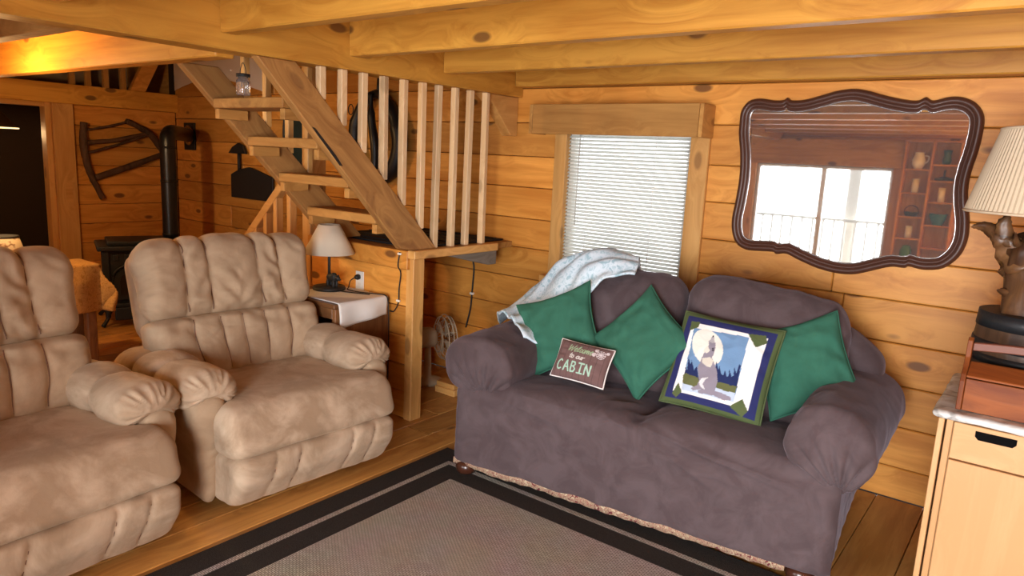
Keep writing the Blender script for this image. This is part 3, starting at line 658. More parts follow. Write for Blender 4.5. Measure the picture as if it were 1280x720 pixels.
# front drape + seat in one continuous sheet of slipcover
prof = [(0.012, 0.075), (0.0, 0.10), (0.0, 0.22), (0.002, 0.34), (0.004, 0.42), (0.012, 0.462), (0.035, 0.495), (0.075, 0.512), (0.14, 0.518), (0.26, 0.512), (0.42, 0.50), (0.66, 0.49)]
pp2 = smoothpath([(0, a, b) for a, b in prof], 9); NU = 190
verts = []; faces = []
for j, q in enumerate(pp2):
    for i in range(NU+1):
        x = LX*i/NU; y, z = q.y, q.z
        top = sstep(0.40, 0.52, z) if y < 0.2 else 1.0
        fr = 1-sstep(0.02, 0.12, y)
        # two seat cushions under the cover, dip between them
        dip = gauss(x-0.96, 0.045)
        z -= top*0.030*dip*sstep(0.0, 0.10, y)
        z += top*0.022*(math.sin(PI*max(0, min(1, (x-0.28)/0.66)))**0.7 if x < 0.94 else math.sin(PI*max(0, min(1, (x-0.98)/0.60)))**0.7)*sstep(0.72, 0.2, y)
        y += top*0.018*dip*(1-sstep(0.1, 0.2, y))
        # long pull folds: from the dip down to the right, and from the arm corners
        for (x0, z0, x1, z1, a, w) in ((0.98, 0.50, 1.58, 0.40, 0.012, 0.013), (0.78, 0.52, 0.98, 0.46, 0.009, 0.012), (1.02, 0.46, 1.42, 0.28, 0.008, 0.015), (1.22, 0.47, 1.68, 0.41, 0.010, 0.011),
                                    (0.20, 0.47, 0.70, 0.40, 0.007, 0.022), (0.22, 0.44, 0.42, 0.20, 0.005, 0.03), (1.66, 0.42, 1.40, 0.12, 0.006, 0.03), (0.35, 0.50, 0.92, 0.485, 0.006, 0.014), (1.05, 0.40, 1.70, 0.33, 0.006, 0.02)):
            dx, dz = x1-x0, z1-z0; L2 = dx*dx+dz*dz; t = ((x-x0)*dx+(z-z0)*dz)/L2
            if -0.1 < t < 1.1:
                d = ((x-x0)*dz-(z-z0)*dx)/math.sqrt(L2); k = a*math.sin(PI*max(0, min(1, (t+0.1)/1.2)))*math.exp(-abs(d)/w)
                k *= 1.7; y -= fr*k; z += (1-fr)*0.5*k
        # crumples near the dip on top
        z += top*0.006*gauss(x-0.95, 0.22)*gauss(y-0.16, 0.14)*math.sin(60*(x-0.95)*(0.5+y*2)+5*nz(x*6, y*6, 0))
        y -= fr*(-0.006*(abs(nz(x*4+z*9, z*5-x*1.5, 7))-0.2)*2.2+0.006*nz(x*2.2, z*3, 1)+0.0035*nz(x*8+z*6, z*5, 2)+0.0025*math.sin(90*x+14*nz(x*3, z*3, 3))*gauss(x-0.10, 0.08)+0.004*math.sin(70*x+30*z)*gauss(x-1.74, 0.06))
        z += (1-fr)*(0.006*nz(x*4, y*5, 4)+0.003*nz(x*13, y*11, 5)-0.008*abs(nz(x*6, y*7, 8)))
        # soft rounded corners at both ends
        e = max(0, 0.05-x)/0.05 + max(0, x-(LX-0.05))/0.05
        y += 0.045*e*e*fr
        verts.append((x, y, z))
for j in range(len(pp2)-1):
    for i in range(NU):
        a = j*(NU+1)+i; faces.append((a, a+1, a+NU+2, a+NU+1))
mesh('slipcover_seat', verts, faces, SOFA, sf, True)
def dbody(p, n):
    o = p.copy(); o += n*(0.006*nz(p.x*3, p.y*4, p.z*4)+0.0015*math.sin(50*p.y+8*nz(p.x, p.y*3, p.z*3))*abs(n.x)); return o
softbox('body', (0.005, 0.05, 0.075), (LX-0.005, 0.90, 0.46), (0.04, 0.04, 0.03), SOFA, sf, 0.04, dbody)
def make_arm(cx, out, rx, zt, zb, y0, y1, sgn):
    cz = (zt+zb)/2
    def d(p, n):
        o = p.copy()
        an = math.atan2(p.z-cz, p.x-cx)
        f = sstep(y0+0.14, y0+0.01, p.y)
        # pleats gathered to a point low on the inner front of the arm
        px, pz = cx+0.06, zb+0.02
        a2 = math.atan2(p.z-pz, p.x-px); rr = math.hypot(p.x-px, p.z-pz)
        k = gauss(rr-0.09, 0.12)*f
        o += n*0.024*k*(abs(math.sin(a2*9+0.7*math.sin(3*a2)))-0.5)
        o.y += 0.022*gauss(rr, 0.06)*f
        # diagonal wrinkles along the roll, flare to the back outside
        o += n*(-0.013*abs(nz(p.x*7, p.y*4-p.z*3, p.z*8))*(1-0.6*f) + 0.008*nz(p.x*4, p.y*3, p.z*5) + 0.0045*math.sin(38*(p.y+0.9*p.z)+5*nz(p.x*4, p.y*4, p.z*4))*sstep(-0.1, 0.3, sgn*(p.x-cx)+0.15)*(1-f) + 0.003*nz(p.x*14, p.y*8, p.z*18))
        o.x += out*0.05*sstep(y0, y1, p.y)*(1 if n.x*out > 0 else 0)*max(0, n.x*out)
        return o
    return softbox('arm', (cx-rx, y0, zb), (cx+rx, y1, zt), (rx, 0.075, (zt-zb)/2), SOFA, sf, 0.0095, d)
make_arm(0.115, -1, 0.205, 0.735, 0.415, -0.012, 0.86, 1)
make_arm(1.735, 1, 0.165, 0.75, 0.395, -0.015, 0.88, -1)
# back of the sofa and its two loose cushions under the cover
def dback(p, n):
    o = p.copy()
    o.z -= 0.10*sstep(1.50, 1.84, p.x)*sstep(0.6, 0.97, p.z) + 0.10*sstep(0.22, -0.02, p.x)*sstep(0.6, 0.97, p.z)
    o += n*(0.008*nz(p.x*3, p.y*4, p.z*4)+0.004*nz(p.x*10, p.y*8, p.z*10)); return o
softbox('back_frame', (-0.01, 0.66, 0.10), (1.84, 0.93, 0.965), (0.16, 0.12, 0.15), SOFA, sf, 0.03, dback)
def cushion(x0, x1, y0, y1, z0, z1, seed, tiltr=0.0):
    cx = (x0+x1)/2
    def d(p, n):
        o = p.copy(); u = (p.x-cx)/((x1-x0)/2); v = (p.z-z0)/(z1-z0)
        o.y -= 0.045*max(0, -n.y)*(1-u*u)*(1-(2*v-1)**2)
        o.z += 0.020*max(0, n.z)*(1-u*u) + tiltr*(p.x-cx)*sstep(0.2, 1, v)
        o += n*(-0.012*abs(nz(p.x*5+seed, p.y*5+p.z*2, p.z*7))+0.010*nz(p.x*4+seed, p.y*4, p.z*4)+0.005*nz(p.x*11+seed, p.y*9, p.z*9)+0.0025*nz(p.x*28, p.y*20, p.z*24+seed))
        o.y += 0.17*(v-0.1)              # leans back
        return o
    return softbox('back_cushion', (x0, y0, z0), (x1, y1, z1), (0.10, 0.085, 0.115), SOFA, sf, 0.0165, d)
cushion(0.27, 0.945, 0.46, 0.68, 0.47, 1.035, 1, 0.02)
cushion(0.955, 1.70, 0.46, 0.68, 0.47, 1.05, 7, -0.10)
# printed hem showing under the cover and the bun feet
def hem_pts():
    out = []
    for i in range(61):
        x = 0.02+1.62*i/60; out.append((x, 0.006+0.002*nz(x*6, 0, 0), 0.072+0.010*nz(x*5, 1, 0)))
    return out
hv = []; hf = []
for i, (x, y, z) in enumerate(hem_pts()): hv += [(x, y, 0.092), (x, y-0.004, z-0.014+0.003*math.sin(x*70)), (x, y+0.03, z-0.008)]
for i in range(60): hf += [(3*i, 3*i+1, 3*i+4, 3*i+3), (3*i+1, 3*i+2, 3*i+5, 3*i+4)]
o = mesh('floral_hem', hv, hf, FLORAL, sf, True); o['label'] = 'red and tan floral hem peeping out under the slipcover'
softbox('underframe', (0.06, 0.06, 0.078), (1.74, 0.86, 0.11), 0.01, DARKGAP, sf, 0.1)
for (x, y) in ((0.078, 0.042), (1.69, 0.06), (0.08, 0.84), (1.72, 0.84)):
    f = lathe('bun_foot', [(0, 0.0), (0.028, 0.0), (0.048, 0.012), (0.057, 0.034), (0.053, 0.055), (0.036, 0.072), (0.0, 0.076)], simple('dark_turned_wood', (0.055, 0.018, 0.010), 0.25, spec=0.5) if 'dark_turned_wood' not in MATS else MATS['dark_turned_wood'], sf, 20, loc=(x, y, 0.008)); f['label'] = 'dark turned bun foot'

# ------------------------------------------------------------------ cushions on the sofa
def pillow(name, label, cat, c, R_, U_, w, h, th, mat, piping=None, n=46, seed=0, pinch=0.10, wr=0.010, paint=None, pipr=0.005, group=None):
    """c,R_,U_ in sofa coordinates"""
    Rv = Vector(R_).normalized(); Uv = Vector(U_); Uv = (Uv-Rv*Uv.dot(Rv)).normalized(); Nv = Rv.cross(Uv)  # Nv points out of the front
    M = Matrix(((Rv.x, Uv.x, Nv.x, c[0]), (Rv.y, Uv.y, Nv.y, c[1]), (Rv.z, Uv.z, Nv.z, c[2]), (0, 0, 0, 1)))
    Mw = Matrix.Translation(SO) @ Matrix.Rotation(SA, 4, 'Z') @ M
    t = thing(name, label, cat, (0, 0, 0), 0, group); t.matrix_world = Mw
    verts = []; faces = []; cols = []
    def outline(u, v):
        return (w/2*u*(1-pinch*(1-v*v)*abs(u)**4*0.9), h/2*v*(1-pinch*(1-u*u)*abs(v)**4*0.9))
    for side in (1, -1):
        b0 = len(verts)
        for j in range(n+1):
            for i in range(n+1):
                u = math.sin((i/n-0.5)*PI*0.98)/math.sin(PI*0.49) if paint is None else 2*i/n-1
                v = math.sin((j/n-0.5)*PI*0.98)/math.sin(PI*0.49) if paint is None else 2*j/n-1
                x, y = outline(u, v)
                a = max(0, 1-abs(u)**2.3)*max(0, 1-abs(v)**2.3)
                zf = th/2*a**0.42
                e = min(1, 2.2*a)
                zf += wr*e*(nz(u*1.6+seed, v*1.6, side)+0.7*math.sin(9*v+5*u+4*nz(u*2+seed, v*2, 3))*gauss(abs(u)-0.8, 0.45)+0.5*nz(u*6+seed, v*3, 5)-1.3*abs(nz(u*2.2+seed, v*3.4+u, 9)))
                verts.append((x, y, side*max(0.0015*e, zf)))
        for j in range(n):
            for i in range(n):
                a = b0+j*(n+1)+i; q = (a, a+1, a+n+2, a+n+1); faces.append(q if side > 0 else tuple(reversed(q)))
    bm = bmesh.new()
    lay = bm.verts.layers.float_color.new('print') if paint is not None else None
    vs = [bm.verts.new(v) for v in verts]
    if paint is not None:
        uv = np.array([(2*(k % (n+1))/n-1, 2*((k//(n+1)) % (n+1))/n-1) for k in range((n+1)**2)])
        pc = paint(uv); m = len(pc)
        for k, v in enumerate(vs):
            cc = pc[k] if k < m else pc[0]*0+np.array(BACKCOL[name]); v[lay] = (cc[0], cc[1], cc[2], 1)
    for f in faces: bm.faces.new([vs[k] for k in f])
    bmesh.ops.remove_doubles(bm, verts=bm.verts, dist=0.0004)
    bm_obj('cover', bm, mat, t, True)
    pts = []
    for k in range(4):
        for i in range(16):
            s = 2*i/16-1; uv_ = [(s, -1), (1, s), (-s, 1), (-1, -s)][k]; x, y = outline(*uv_); pts.append((x, y, 0))
    tube('piping', pts, pipr, piping or mat, t, 6, closed=True)
    return t
BACKCOL = {'wolf_cushion': (0.05, 0.09, 0.03), 'cabin_cushion': (0.13, 0.08, 0.075)}
pillow('green_cushion', 'forest green square cushion leaning at the left arm under the pale blanket', 'cushion', (0.375, 0.40, 0.742), (0.905, 0.12, 0.41), (-0.378, 0.317, 0.87), 0.44, 0.41, 0.15, GREEN, seed=1, pinch=0.15, group='green sofa cushions')
pillow('green_cushion', 'forest green cushion standing on its corner in the middle of the sofa', 'cushion', (0.835, 0.405, 0.762), (0.78, -0.29, -0.56), (0.50, 0.36, 0.79), 0.415, 0.405, 0.15, GREEN, seed=5, pinch=0.14, group='green sofa cushions')
pillow('green_cushion', 'forest green cushion right of the wolf picture cushion', 'cushion', (1.545, 0.50, 0.765), (0.91, 0.17, 0.38), (-0.2, 0.37, 0.91), 0.39, 0.41, 0.15, GREEN, seed=9, pinch=0.11, group='green sofa cushions')
# wolf picture, drawn in the flat cloth of the cushion
def H8(src, dst):
    A_ = []; b_ = []
    for (x, y), (u, v) in zip(src, dst):
        A_.append([x, y, 1, 0, 0, 0, -u*x, -u*y]); b_.append(u); A_.append([0, 0, 0, x, y, 1, -v*x, -v*y]); b_.append(v)
    h = np.linalg.solve(np.array(A_, float), np.array(b_, float)); return np.append(h, 1).reshape(3, 3)
HW = H8([(258, 46), (792, 150), (622, 692), (45, 530)], [(-1, 1), (1, 1), (1, -1), (-1, -1)])
def T(pts):
    p = np.array([(x, y, 1) for x, y in pts], float) @ HW.T; return p[:, :2]/p[:, 2:]
def inside(uv, poly):
    x, y = uv[:, 0], uv[:, 1]; ins = np.zeros(len(uv), bool); n = len(poly); j = n-1
    for i in range(n):
        xi, yi = poly[i]; xj, yj = poly[j]
        cnd = ((yi > y) != (yj > y)) & (x < (xj-xi)*(y-yi)/(yj-yi+1e-12)+xi); ins ^= cnd; j = i
    return ins
def wolf_paint(uv):
    u, v = uv[:, 0], uv[:, 1]; m = np.maximum(np.abs(u), np.abs(v)); c = np.zeros((len(uv), 3)); c[:] = (0.085, 0.115, 0.045)
    c[m < 0.90] = (0.026, 0.030, 0.115); c[(np.abs(u) < 0.76) & (np.abs(v) < 0.76)] = (0.90, 0.89, 0.87)
    def fill(pts, col): c[inside(uv, T(pts))] = col
    pic = [(300, 145), (600, 195), (490, 552), (195, 480)]
    fill(pic, (0.165, 0.295, 0.49))
    fill([(368+86*math.cos(a)+10*math.sin(a), 252+100*math.sin(a)) for a in np.linspace(0, 2*PI, 40)], (0.80, 0.79, 0.72))
    fill([(207, 440), (222, 388), (234, 352), (240, 372), (250, 330), (256, 300), (264, 345), (272, 318), (282, 372), (300, 352), (305, 445)], (0.020, 0.030, 0.105))
    fill([(403, 450), (402, 372), (408, 345), (413, 326), (420, 372), (428, 350), (434, 395), (446, 402), (456, 372), (464, 412), (474, 404), (482, 368), (490, 408), (502, 402), (510, 358), (520, 392), (536, 342), (547, 345), (516, 470)], (0.020, 0.030, 0.105))
    fill([(202, 448), (212, 396), (232, 388), (258, 402), (300, 414), (310, 475), (240, 462)], (0.125, 0.135, 0.055))
    fill([(398, 462), (405, 438), (440, 442), (478, 455), (517, 462), (502, 505), (440, 490), (398, 480)], (0.125, 0.135, 0.055))
    fill([(195, 481), (203, 442), (240, 455), (300, 474), (330, 490), (400, 472), (450, 488), (504, 498), (490, 552)], (0.50, 0.60, 0.74))
    g = (0.27, 0.245, 0.30)
    fill([(322, 325), (340, 288), (362, 262), (376, 240), (378, 212), (390, 222), (402, 218), (414, 228), (412, 258), (402, 285), (388, 306), (402, 345), (411, 382), (408, 440), (388, 488), (440, 505), (474, 522), (476, 540), (430, 541), (380, 516), (330, 506), (290, 500), (288, 486), (312, 478), (258, 486), (250, 472), (288, 457), (304, 432), (303, 362)], g)
    fill([(380, 222), (392, 196), (404, 188), (408, 196), (410, 224), (396, 228)], (0.42, 0.40, 0.42))
    fill([(333, 308), (378, 303), (397, 322), (376, 360), (350, 350), (330, 332)], (0.66, 0.63, 0.55)); fill([(350, 258), (370, 244), (382, 268), (362, 282), (344, 274)], (0.70, 0.67, 0.60))
    fill([(300, 442), (322, 416), (360, 414), (340, 428), (322, 450), (332, 482), (312, 470)], (0.70, 0.70, 0.72))
    fill([(398, 196), (400, 186), (408, 188), (406, 198)], (0.01, 0.01, 0.01)); fill([(392, 255), (404, 252), (402, 272), (393, 270)], (0.06, 0.05, 0.07))
    ol = (0.095, 0.125, 0.050)
    fill([(288, 106), (338, 112), (326, 142), (272, 158)], ol); fill([(595, 175), (690, 180), (698, 222), (632, 250)], ol)
    fill([(462, 575), (542, 530), (568, 600), (525, 638)], ol); fill([(180, 438), (194, 490), (150, 522), (132, 496)], ol)
    return c
wp = pillow('wolf_cushion', 'quilted cushion with a wolf howling at the moon inside a navy border', 'cushion', (1.219, 0.375, 0.724), (0.999, -0.023, -0.043), (0.132, 0.465, 0.875), 0.455, 0.445, 0.12, PRINT, simple('olive_binding', (0.085, 0.115, 0.045), 0.9), 150, 3, 0.05, 0.005, wolf_paint)
# lettered cushion
def strokes(lets, ox, oy, sx, sy, slant=0.0):
    out = []
    for k, pl in lets:
        out.append([(ox+(k+p[0]+slant*p[1])*sx, oy+p[1]*sy) for p in pl])
    return out
def arc(cx, cy, rx, ry, a0, a1, n=10): return [(cx+rx*math.cos(math.radians(a0+(a1-a0)*i/n)), cy+ry*math.sin(math.radians(a0+(a1-a0)*i/n))) for i in range(n+1)]
CABIN = [(0, arc(0.42, 0.5, 0.36, 0.5, 50, 310)), (1, [(0.05, 0), (0.42, 1), (0.8, 0)]), (1, [(0.2, 0.36), (0.65, 0.36)]),
         (2, [(0.12, 0), (0.12, 1), (0.5, 0.98), (0.62, 0.78), (0.5, 0.56), (0.14, 0.54)]), (2, [(0.5, 0.54), (0.72, 0.3), (0.55, 0.04), (0.12, 0)]),
         (3, [(0.1, 1), (0.8, 1)]), (3, [(0.45, 1), (0.45, 0)]), (3, [(0.1, 0), (0.8, 0)]), (4, [(0.1, 0), (0.1, 1), (0.75, 0), (0.75, 1)])]
WELC = [(0, [(0, 1), (0.15, 0), (0.42, 0.75), (0.62, 0), (0.95, 1)]), (1.0, [(0.05, 0.3), (0.42, 0.42), (0.3, 0.62), (0.08, 0.4), (0.2, 0.0), (0.5, 0.1)]), (1.55, [(0, 0.1), (0.32, 0.9), (0.2, 1.0), (0.1, 0.6), (0.12, 0.05), (0.35, 0.1)]),
        (1.95, [(0.4, 0.5), (0.2, 0.58), (0.05, 0.3), (0.2, 0.0), (0.45, 0.12)]), (2.45, arc(0.22, 0.3, 0.2, 0.3, 0, 360)), (2.95, [(0, 0.0), (0.05, 0.55), (0.1, 0.3), (0.25, 0.58), (0.32, 0.0), (0.4, 0.4), (0.55, 0.56), (0.62, 0.0)]), (3.7, [(0.05, 0.3), (0.42, 0.42), (0.3, 0.62), (0.08, 0.4), (0.2, 0.0), (0.5, 0.1)])]
TOOUR = [(0, [(0.2, 1), (0.15, 0.1), (0.35, 0.05)]), (0, [(0.0, 0.62), (0.42, 0.66)]), (0.45, arc(0.22, 0.3, 0.2, 0.3, 0, 360)), (1.4, arc(0.22, 0.3, 0.2, 0.3, 0, 360)), (1.95, [(0.0, 0.58), (0.08, 0.05), (0.3, 0.05), (0.38, 0.58), (0.42, 0.0)]), (2.5, [(0.05, 0.58), (0.08, 0.0), (0.1, 0.4), (0.4, 0.56)])]
def segdist(uv, pl):
    d = np.full(len(uv), 9.0)
    for (a, b_) in zip(pl, pl[1:]):
        a = np.array(a); b_ = np.array(b_); ab = b_-a; t = np.clip(((uv-a)@ab)/(ab@ab+1e-9), 0, 1); q = uv-a-t[:, None]*ab; q[:, 1] *= 0.68
        d = np.minimum(d, np.hypot(q[:, 0], q[:, 1]))
    return d
def cabin_paint(uv):
    c = np.zeros((len(uv), 3)); c[:] = (0.165, 0.098, 0.092)
    c[(np.abs(((uv[:, 0]*4.2) % 1)-0.5) < 0.045)] = (0.12, 0.07, 0.068)
    for pl in strokes(CABIN, -0.80, -0.62, 0.265, 0.50, 0.05): c[segdist(uv, pl) < 0.026] = (0.36, 0.56, 0.45)
    for pl in strokes(WELC, -0.55, 0.42, 0.215, 0.34, 0.25): c[segdist(uv, pl) < 0.017] = (0.30, 0.42, 0.26)
    for pl in strokes(TOOUR, -0.42, 0.06, 0.19, 0.24, 0.2): c[segdist(uv, pl) < 0.016] = (0.60, 0.57, 0.53)
    for (cx, cy, r) in ((0.66, 0.55, 0.16), (0.42, 0.50, 0.07), (0.47, 0.74, 0.06), (0.86, 0.72, 0.05)):
        for k in range(5):
            a0 = k*PI/5; pl = [(cx+r*math.cos(a0), cy+r*1.4*math.sin(a0)), (cx-r*math.cos(a0), cy-r*1.4*math.sin(a0))]; c[segdist(uv, pl) < 0.011] = (0.62, 0.55, 0.56)
        for s in (0.55, 0.95): c[segdist(uv, [(cx+r*s*math.cos(a), cy+1.4*r*s*math.sin(a)) for a in np.linspace(0, 2*PI, 14)]) < 0.009] = (0.62, 0.55, 0.56)
    return c
pillow('cabin_cushion', 'small brown cushion lettered Welcome to our CABIN with white piping', 'cushion', (0.602, 0.225, 0.652), (0.999, -0.02, -0.034), (0.177, 0.492, 0.852), 0.285, 0.19, 0.085, PRINT, simple('white_piping', (0.80, 0.77, 0.74), 0.8), 170, 6, 0.06, 0.003, cabin_paint, 0.0045)

# ------------------------------------------------------------------ pale blanket over the left back corner and arm
def loc2w(p): return Matrix.Translation(SO) @ Matrix.Rotation(SA, 4, 'Z') @ Vector(p)
ctrl = [  # rows from the top right end down to the arm, columns front edge -> back edge
    [(0.70, 0.555, 1.055), (0.69, 0.61, 1.085), (0.66, 0.70, 1.115), (0.62, 0.80, 1.10), (0.60, 0.90, 0.98)],
    [(0.57, 0.53, 1.02), (0.55, 0.60, 1.10), (0.50, 0.70, 1.13), (0.46, 0.80, 1.12), (0.44, 0.92, 0.95)],
    [(0.49, 0.50, 0.93), (0.44, 0.57, 1.03), (0.36, 0.67, 1.09), (0.29, 0.78, 1.08), (0.25, 0.93, 0.92)],
    [(0.44, 0.46, 0.80), (0.36, 0.53, 0.92), (0.26, 0.63, 1.00), (0.16, 0.75, 1.02), (0.06, 0.90, 0.88)],
    [(0.38, 0.42, 0.68), (0.29, 0.48, 0.80), (0.18, 0.58, 0.87), (0.06, 0.72, 0.89), (-0.06, 0.86, 0.80)],
    [(0.31, 0.34, 0.66), (0.21, 0.41, 0.755), (0.09, 0.50, 0.785), (-0.04, 0.62, 0.765), (-0.12, 0.76, 0.70)],
    [(0.24, 0.27, 0.705), (0.14, 0.33, 0.762), (0.03, 0.42, 0.765), (-0.08, 0.52, 0.735), (-0.14, 0.64, 0.65)],
]
def spl(P, t):
    n = len(P)-1; i = min(int(t*n), n-1); f = t*n-i; p0, p1, p2, p3 = P[max(i-1, 0)], P[i], P[i+1], P[min(i+2, n)]
    return 0.5*((2*p1)+(p2-p0)*f+(2*p0-5*p1+4*p2-p3)*f*f+(3*p1-p0-3*p2+p3)*f*f*f)
V_ = [[Vector(p) for p in r] for r in ctrl]; nu, nv = 84, 44; verts = []; faces = []
for i in range(nu+1):
    s = i/nu; row = [spl([V_[k][c] for k in range(7)], s) for c in range(5)]
    for j in range(nv+1):
        t = j/nv; p = spl(row, t)
        k = 0.014*math.sin(26*t+6*s+3*nz(s*4, t*3, 0))*(0.4+0.6*sstep(0.0, 0.35, s)) + 0.010*nz(s*9, t*7, 2) + 0.020*gauss(t-0.05, 0.06)*math.sin(s*40)*0.3
        p = p + Vector((0, -0.35, 0.9))*k
        verts.append(loc2w(p))
for i in range(nu):
    for j in range(nv):
        a = i*(nv+1)+j; faces.append((a, a+1, a+nv+2, a+nv+1))
bl = mesh('throw_blanket', verts, faces, QUILT, None, True); sm = bl.modifiers.new('thickness', 'SOLIDIFY'); sm.thickness = 0.012; sm.offset = 1
tag(bl, 'pale blue and white leaf-print blanket draped over the left back corner of the sofa', 'blanket')

# ------------------------------------------------------------------ rug
RUGC, nt, b = newmat('woven_rug'); L = nt.links.new; N = nt.nodes.new
tc = N('ShaderNodeTexCoord'); sep = N('ShaderNodeSeparateXYZ'); L(tc.outputs['Object'], sep.inputs[0])
# ribbed weave: short loops in rows
mp = N('ShaderNodeMapping'); mp.inputs['Scale'].default_value = (46, 64, 1); L(tc.outputs['Object'], mp.inputs['Vector'])
br_ = N('ShaderNodeTexBrick'); br_.inputs['Scale'].default_value = 1.0; br_.inputs['Brick Width'].default_value = 1.0; br_.inputs['Row Height'].default_value = 0.5; br_.inputs['Mortar Size'].default_value = 0.09
br_.inputs['Color1'].default_value = (0.63, 0.565, 0.495, 1); br_.inputs['Color2'].default_value = (0.48, 0.415, 0.355, 1); br_.inputs['Mortar'].default_value = (0.20, 0.17, 0.145, 1)
L(mp.outputs[0], br_.inputs['Vector'])
nn = N('ShaderNodeTexNoise'); nn.inputs['Scale'].default_value = 5; L(tc.outputs['Object'], nn.inputs['Vector'])
mxr = N('ShaderNodeMix'); mxr.data_type = 'RGBA'; mxr.blend_type = 'MULTIPLY'; mxr.inputs['Factor'].default_value = 0.25; L(br_.outputs['Color'], mxr.inputs['A']); L(nn.outputs['Color'], mxr.inputs['B'])
L(mxr.outputs['Result'], b.inputs['Base Color']); b.inputs['Roughness'].default_value = 0.95; b.inputs['Specular IOR Level'].default_value = 0.1
bp = N('ShaderNodeBump'); bp.inputs['Strength'].default_value = 0.6; bp.inputs['Distance'].default_value = 0.004; L(br_.outputs['Fac'], bp.inputs['Height']); bp.invert = True; L(bp.outputs[0], b.inputs['Normal'])
RUGD = simple('charcoal_rug_border', (0.040, 0.034, 0.030), 0.95, spec=0.1, bumpscale=420, bump=0.5, var=0.25, vscale=300)
RX0, RX1, RY0, RY1 = -2.49, 1.0, -0.9, 2.755
rg = thing('area_rug', 'grey-brown woven rug with charcoal border and one pale stripe', 'rug', (0, 0, 0))
def rugring(name, i0, i1, z, m):
    # frame between two insets, as four mitred strips
    a = [(RX0+i0, RY0+i0), (RX1-i0, RY0+i0), (RX1-i0, RY1-i0), (RX0+i0, RY1-i0)]; c_ = [(RX0+i1, RY0+i1), (RX1-i1, RY0+i1), (RX1-i1, RY1-i1), (RX0+i1, RY1-i1)]
    vs = [(x, y, z) for x, y in a+c_]+[(x, y, 0.001) for x, y in a+c_]; fs = []
    for k in range(4):
        q = (k+1) % 4; fs += [(k, q, 4+q, 4+k), (k, 8+k, 8+q, q), (4+k, 4+q, 12+q, 12+k)]
    return mesh(name, vs, fs, m, rg)
rugring('outer_border', 0.0, 0.125, 0.0085, RUGD); rugring('pale_stripe', 0.125, 0.155, 0.009, RUGC); rugring('inner_border', 0.155, 0.275, 0.0085, RUGD)
mesh('rug_field', [(RX0+.275, RY0+.275, .0085), (RX1-.275, RY0+.275, .0085), (RX1-.275, RY1-.275, .0085), (RX0+.275, RY1-.275, .0085)], [(0, 1, 2, 3)], RUGC, rg)
# ------------------------------------------------------------------ window blind and valance
bd = thing('window_blind', 'white slatted blind glowing with daylight in the back window', 'blind', (-2.13, YB-0.005, 0.86))
sl = []
for i in range(5):
    t = i/4; x = -0.0125+0.025*t; sl.append((x, 0.003*math.sin(PI*t)))
vs = []; fs = []
for (a, h_) in sl:
    ca, sa_ = math.cos(math.radians(38)), math.sin(math.radians(38))
    vs += [(-0.412, a*ca-h_*sa_, a*sa_+h_*ca), (0.412, a*ca-h_*sa_, a*sa_+h_*ca)]
for i in range(4): fs.append((2*i, 2*i+1, 2*i+3, 2*i+2))
me = bpy.data.meshes.new('slat'); me.from_pydata(vs, [], fs); me.materials.append(SLAT); me.polygons.foreach_set('use_smooth', [True]*4)
for i in range(40):
    o = bpy.data.objects.new('slat', me); C.objects.link(o); o.parent = bd; o.location = (0, 0.012, 0.03+0.0222*i)
box('head_rail', (-0.415, -0.008, 0.912), (0.415, 0.03, 0.938), SLAT, bd, 0.003)
box('bottom_rail', (-0.412, 0.0, 0.0), (0.412, 0.024, 0.015), SLAT, bd, 0.003)
for x in (-0.25, 0.20): tube('ladder_cord', [(x, 0.0, 0.01), (x, 0.0, 0.915)], 0.0016, WHITECLOTH, bd, 5)
tube('tilt_wand', [(-0.32, -0.012, 0.915), (-0.325, -0.014, 0.34)], 0.004, simple('clear_wand', (0.55, 0.53, 0.48), 0.2), bd, 6)
tube('lift_cord', [(-0.30, -0.010, 0.915), (-0.305, -0.011, 0.36)], 0.0018, WHITECLOTH, bd, 5)
vb = thing('window_valance', 'rough pine box valance over the back window', 'valance', (-2.17, YB-0.03, 1.738))
yv = 0.028
box('front_board', (-0.555, -0.135, 0.025), (0.555, -0.112, 0.205), SAWN['x'], vb, 0.003)
for x in (-0.58, 0.557): box('end_board', (x, -0.135, 0.025), (x+0.023, yv, 0.205), SAWN['y'], vb, 0.003)
box('top_board', (-0.557, -0.112, 0.19), (0.557, yv, 0.205), SAWN['x'], vb, 0.003)

# ------------------------------------------------------------------ mirror
mo = [(-1.441, 1.841), (-1.438, 1.914), (-1.402, 1.964), (-1.344, 1.977), (-1.27, 1.967), (-1.221, 1.968), (-1.201, 1.98), (-1.179, 1.966), (-1.117, 1.968), (-1.038, 1.988), (-0.961, 2.01), (-0.885, 2.018), (-0.82, 2.007), (-0.746, 1.985), (-0.66, 1.965), (-0.602, 1.960), (-0.571, 1.975), (-0.54, 1.959), (-0.481, 1.974), (-0.427, 1.973), (-0.372, 1.948), (-0.336, 1.90), (-0.327, 1.84), (-0.332, 1.742), (-0.345, 1.656), (-0.349, 1.581), (-0.34, 1.506), (-0.322, 1.42), (-0.318, 1.331), (-0.341, 1.253), (-0.396, 1.193), (-0.473, 1.175), (-0.538, 1.183), (-0.556, 1.173), (-0.616, 1.171), (-0.697, 1.140), (-0.77, 1.113), (-0.851, 1.106), (-0.948, 1.119), (-1.048, 1.15), (-1.115, 1.175), (-1.166, 1.167), (-1.188, 1.177), (-1.255, 1.173), (-1.331, 1.172), (-1.388, 1.2), (-1.418, 1.257), (-1.428, 1.333), (-1.418, 1.441), (-1.411, 1.561), (-1.419, 1.679), (-1.438, 1.782)]
cx, cz = -0.885, 1.555
mp_ = smoothpath([(x-cx, 0, z-cz) for x, z in mo], 4, True); n = len(mp_)
mr = thing('wall_mirror', 'large mirror in a scalloped dark mahogany frame above the sofa', 'mirror', (cx, YB-0.002, cz))
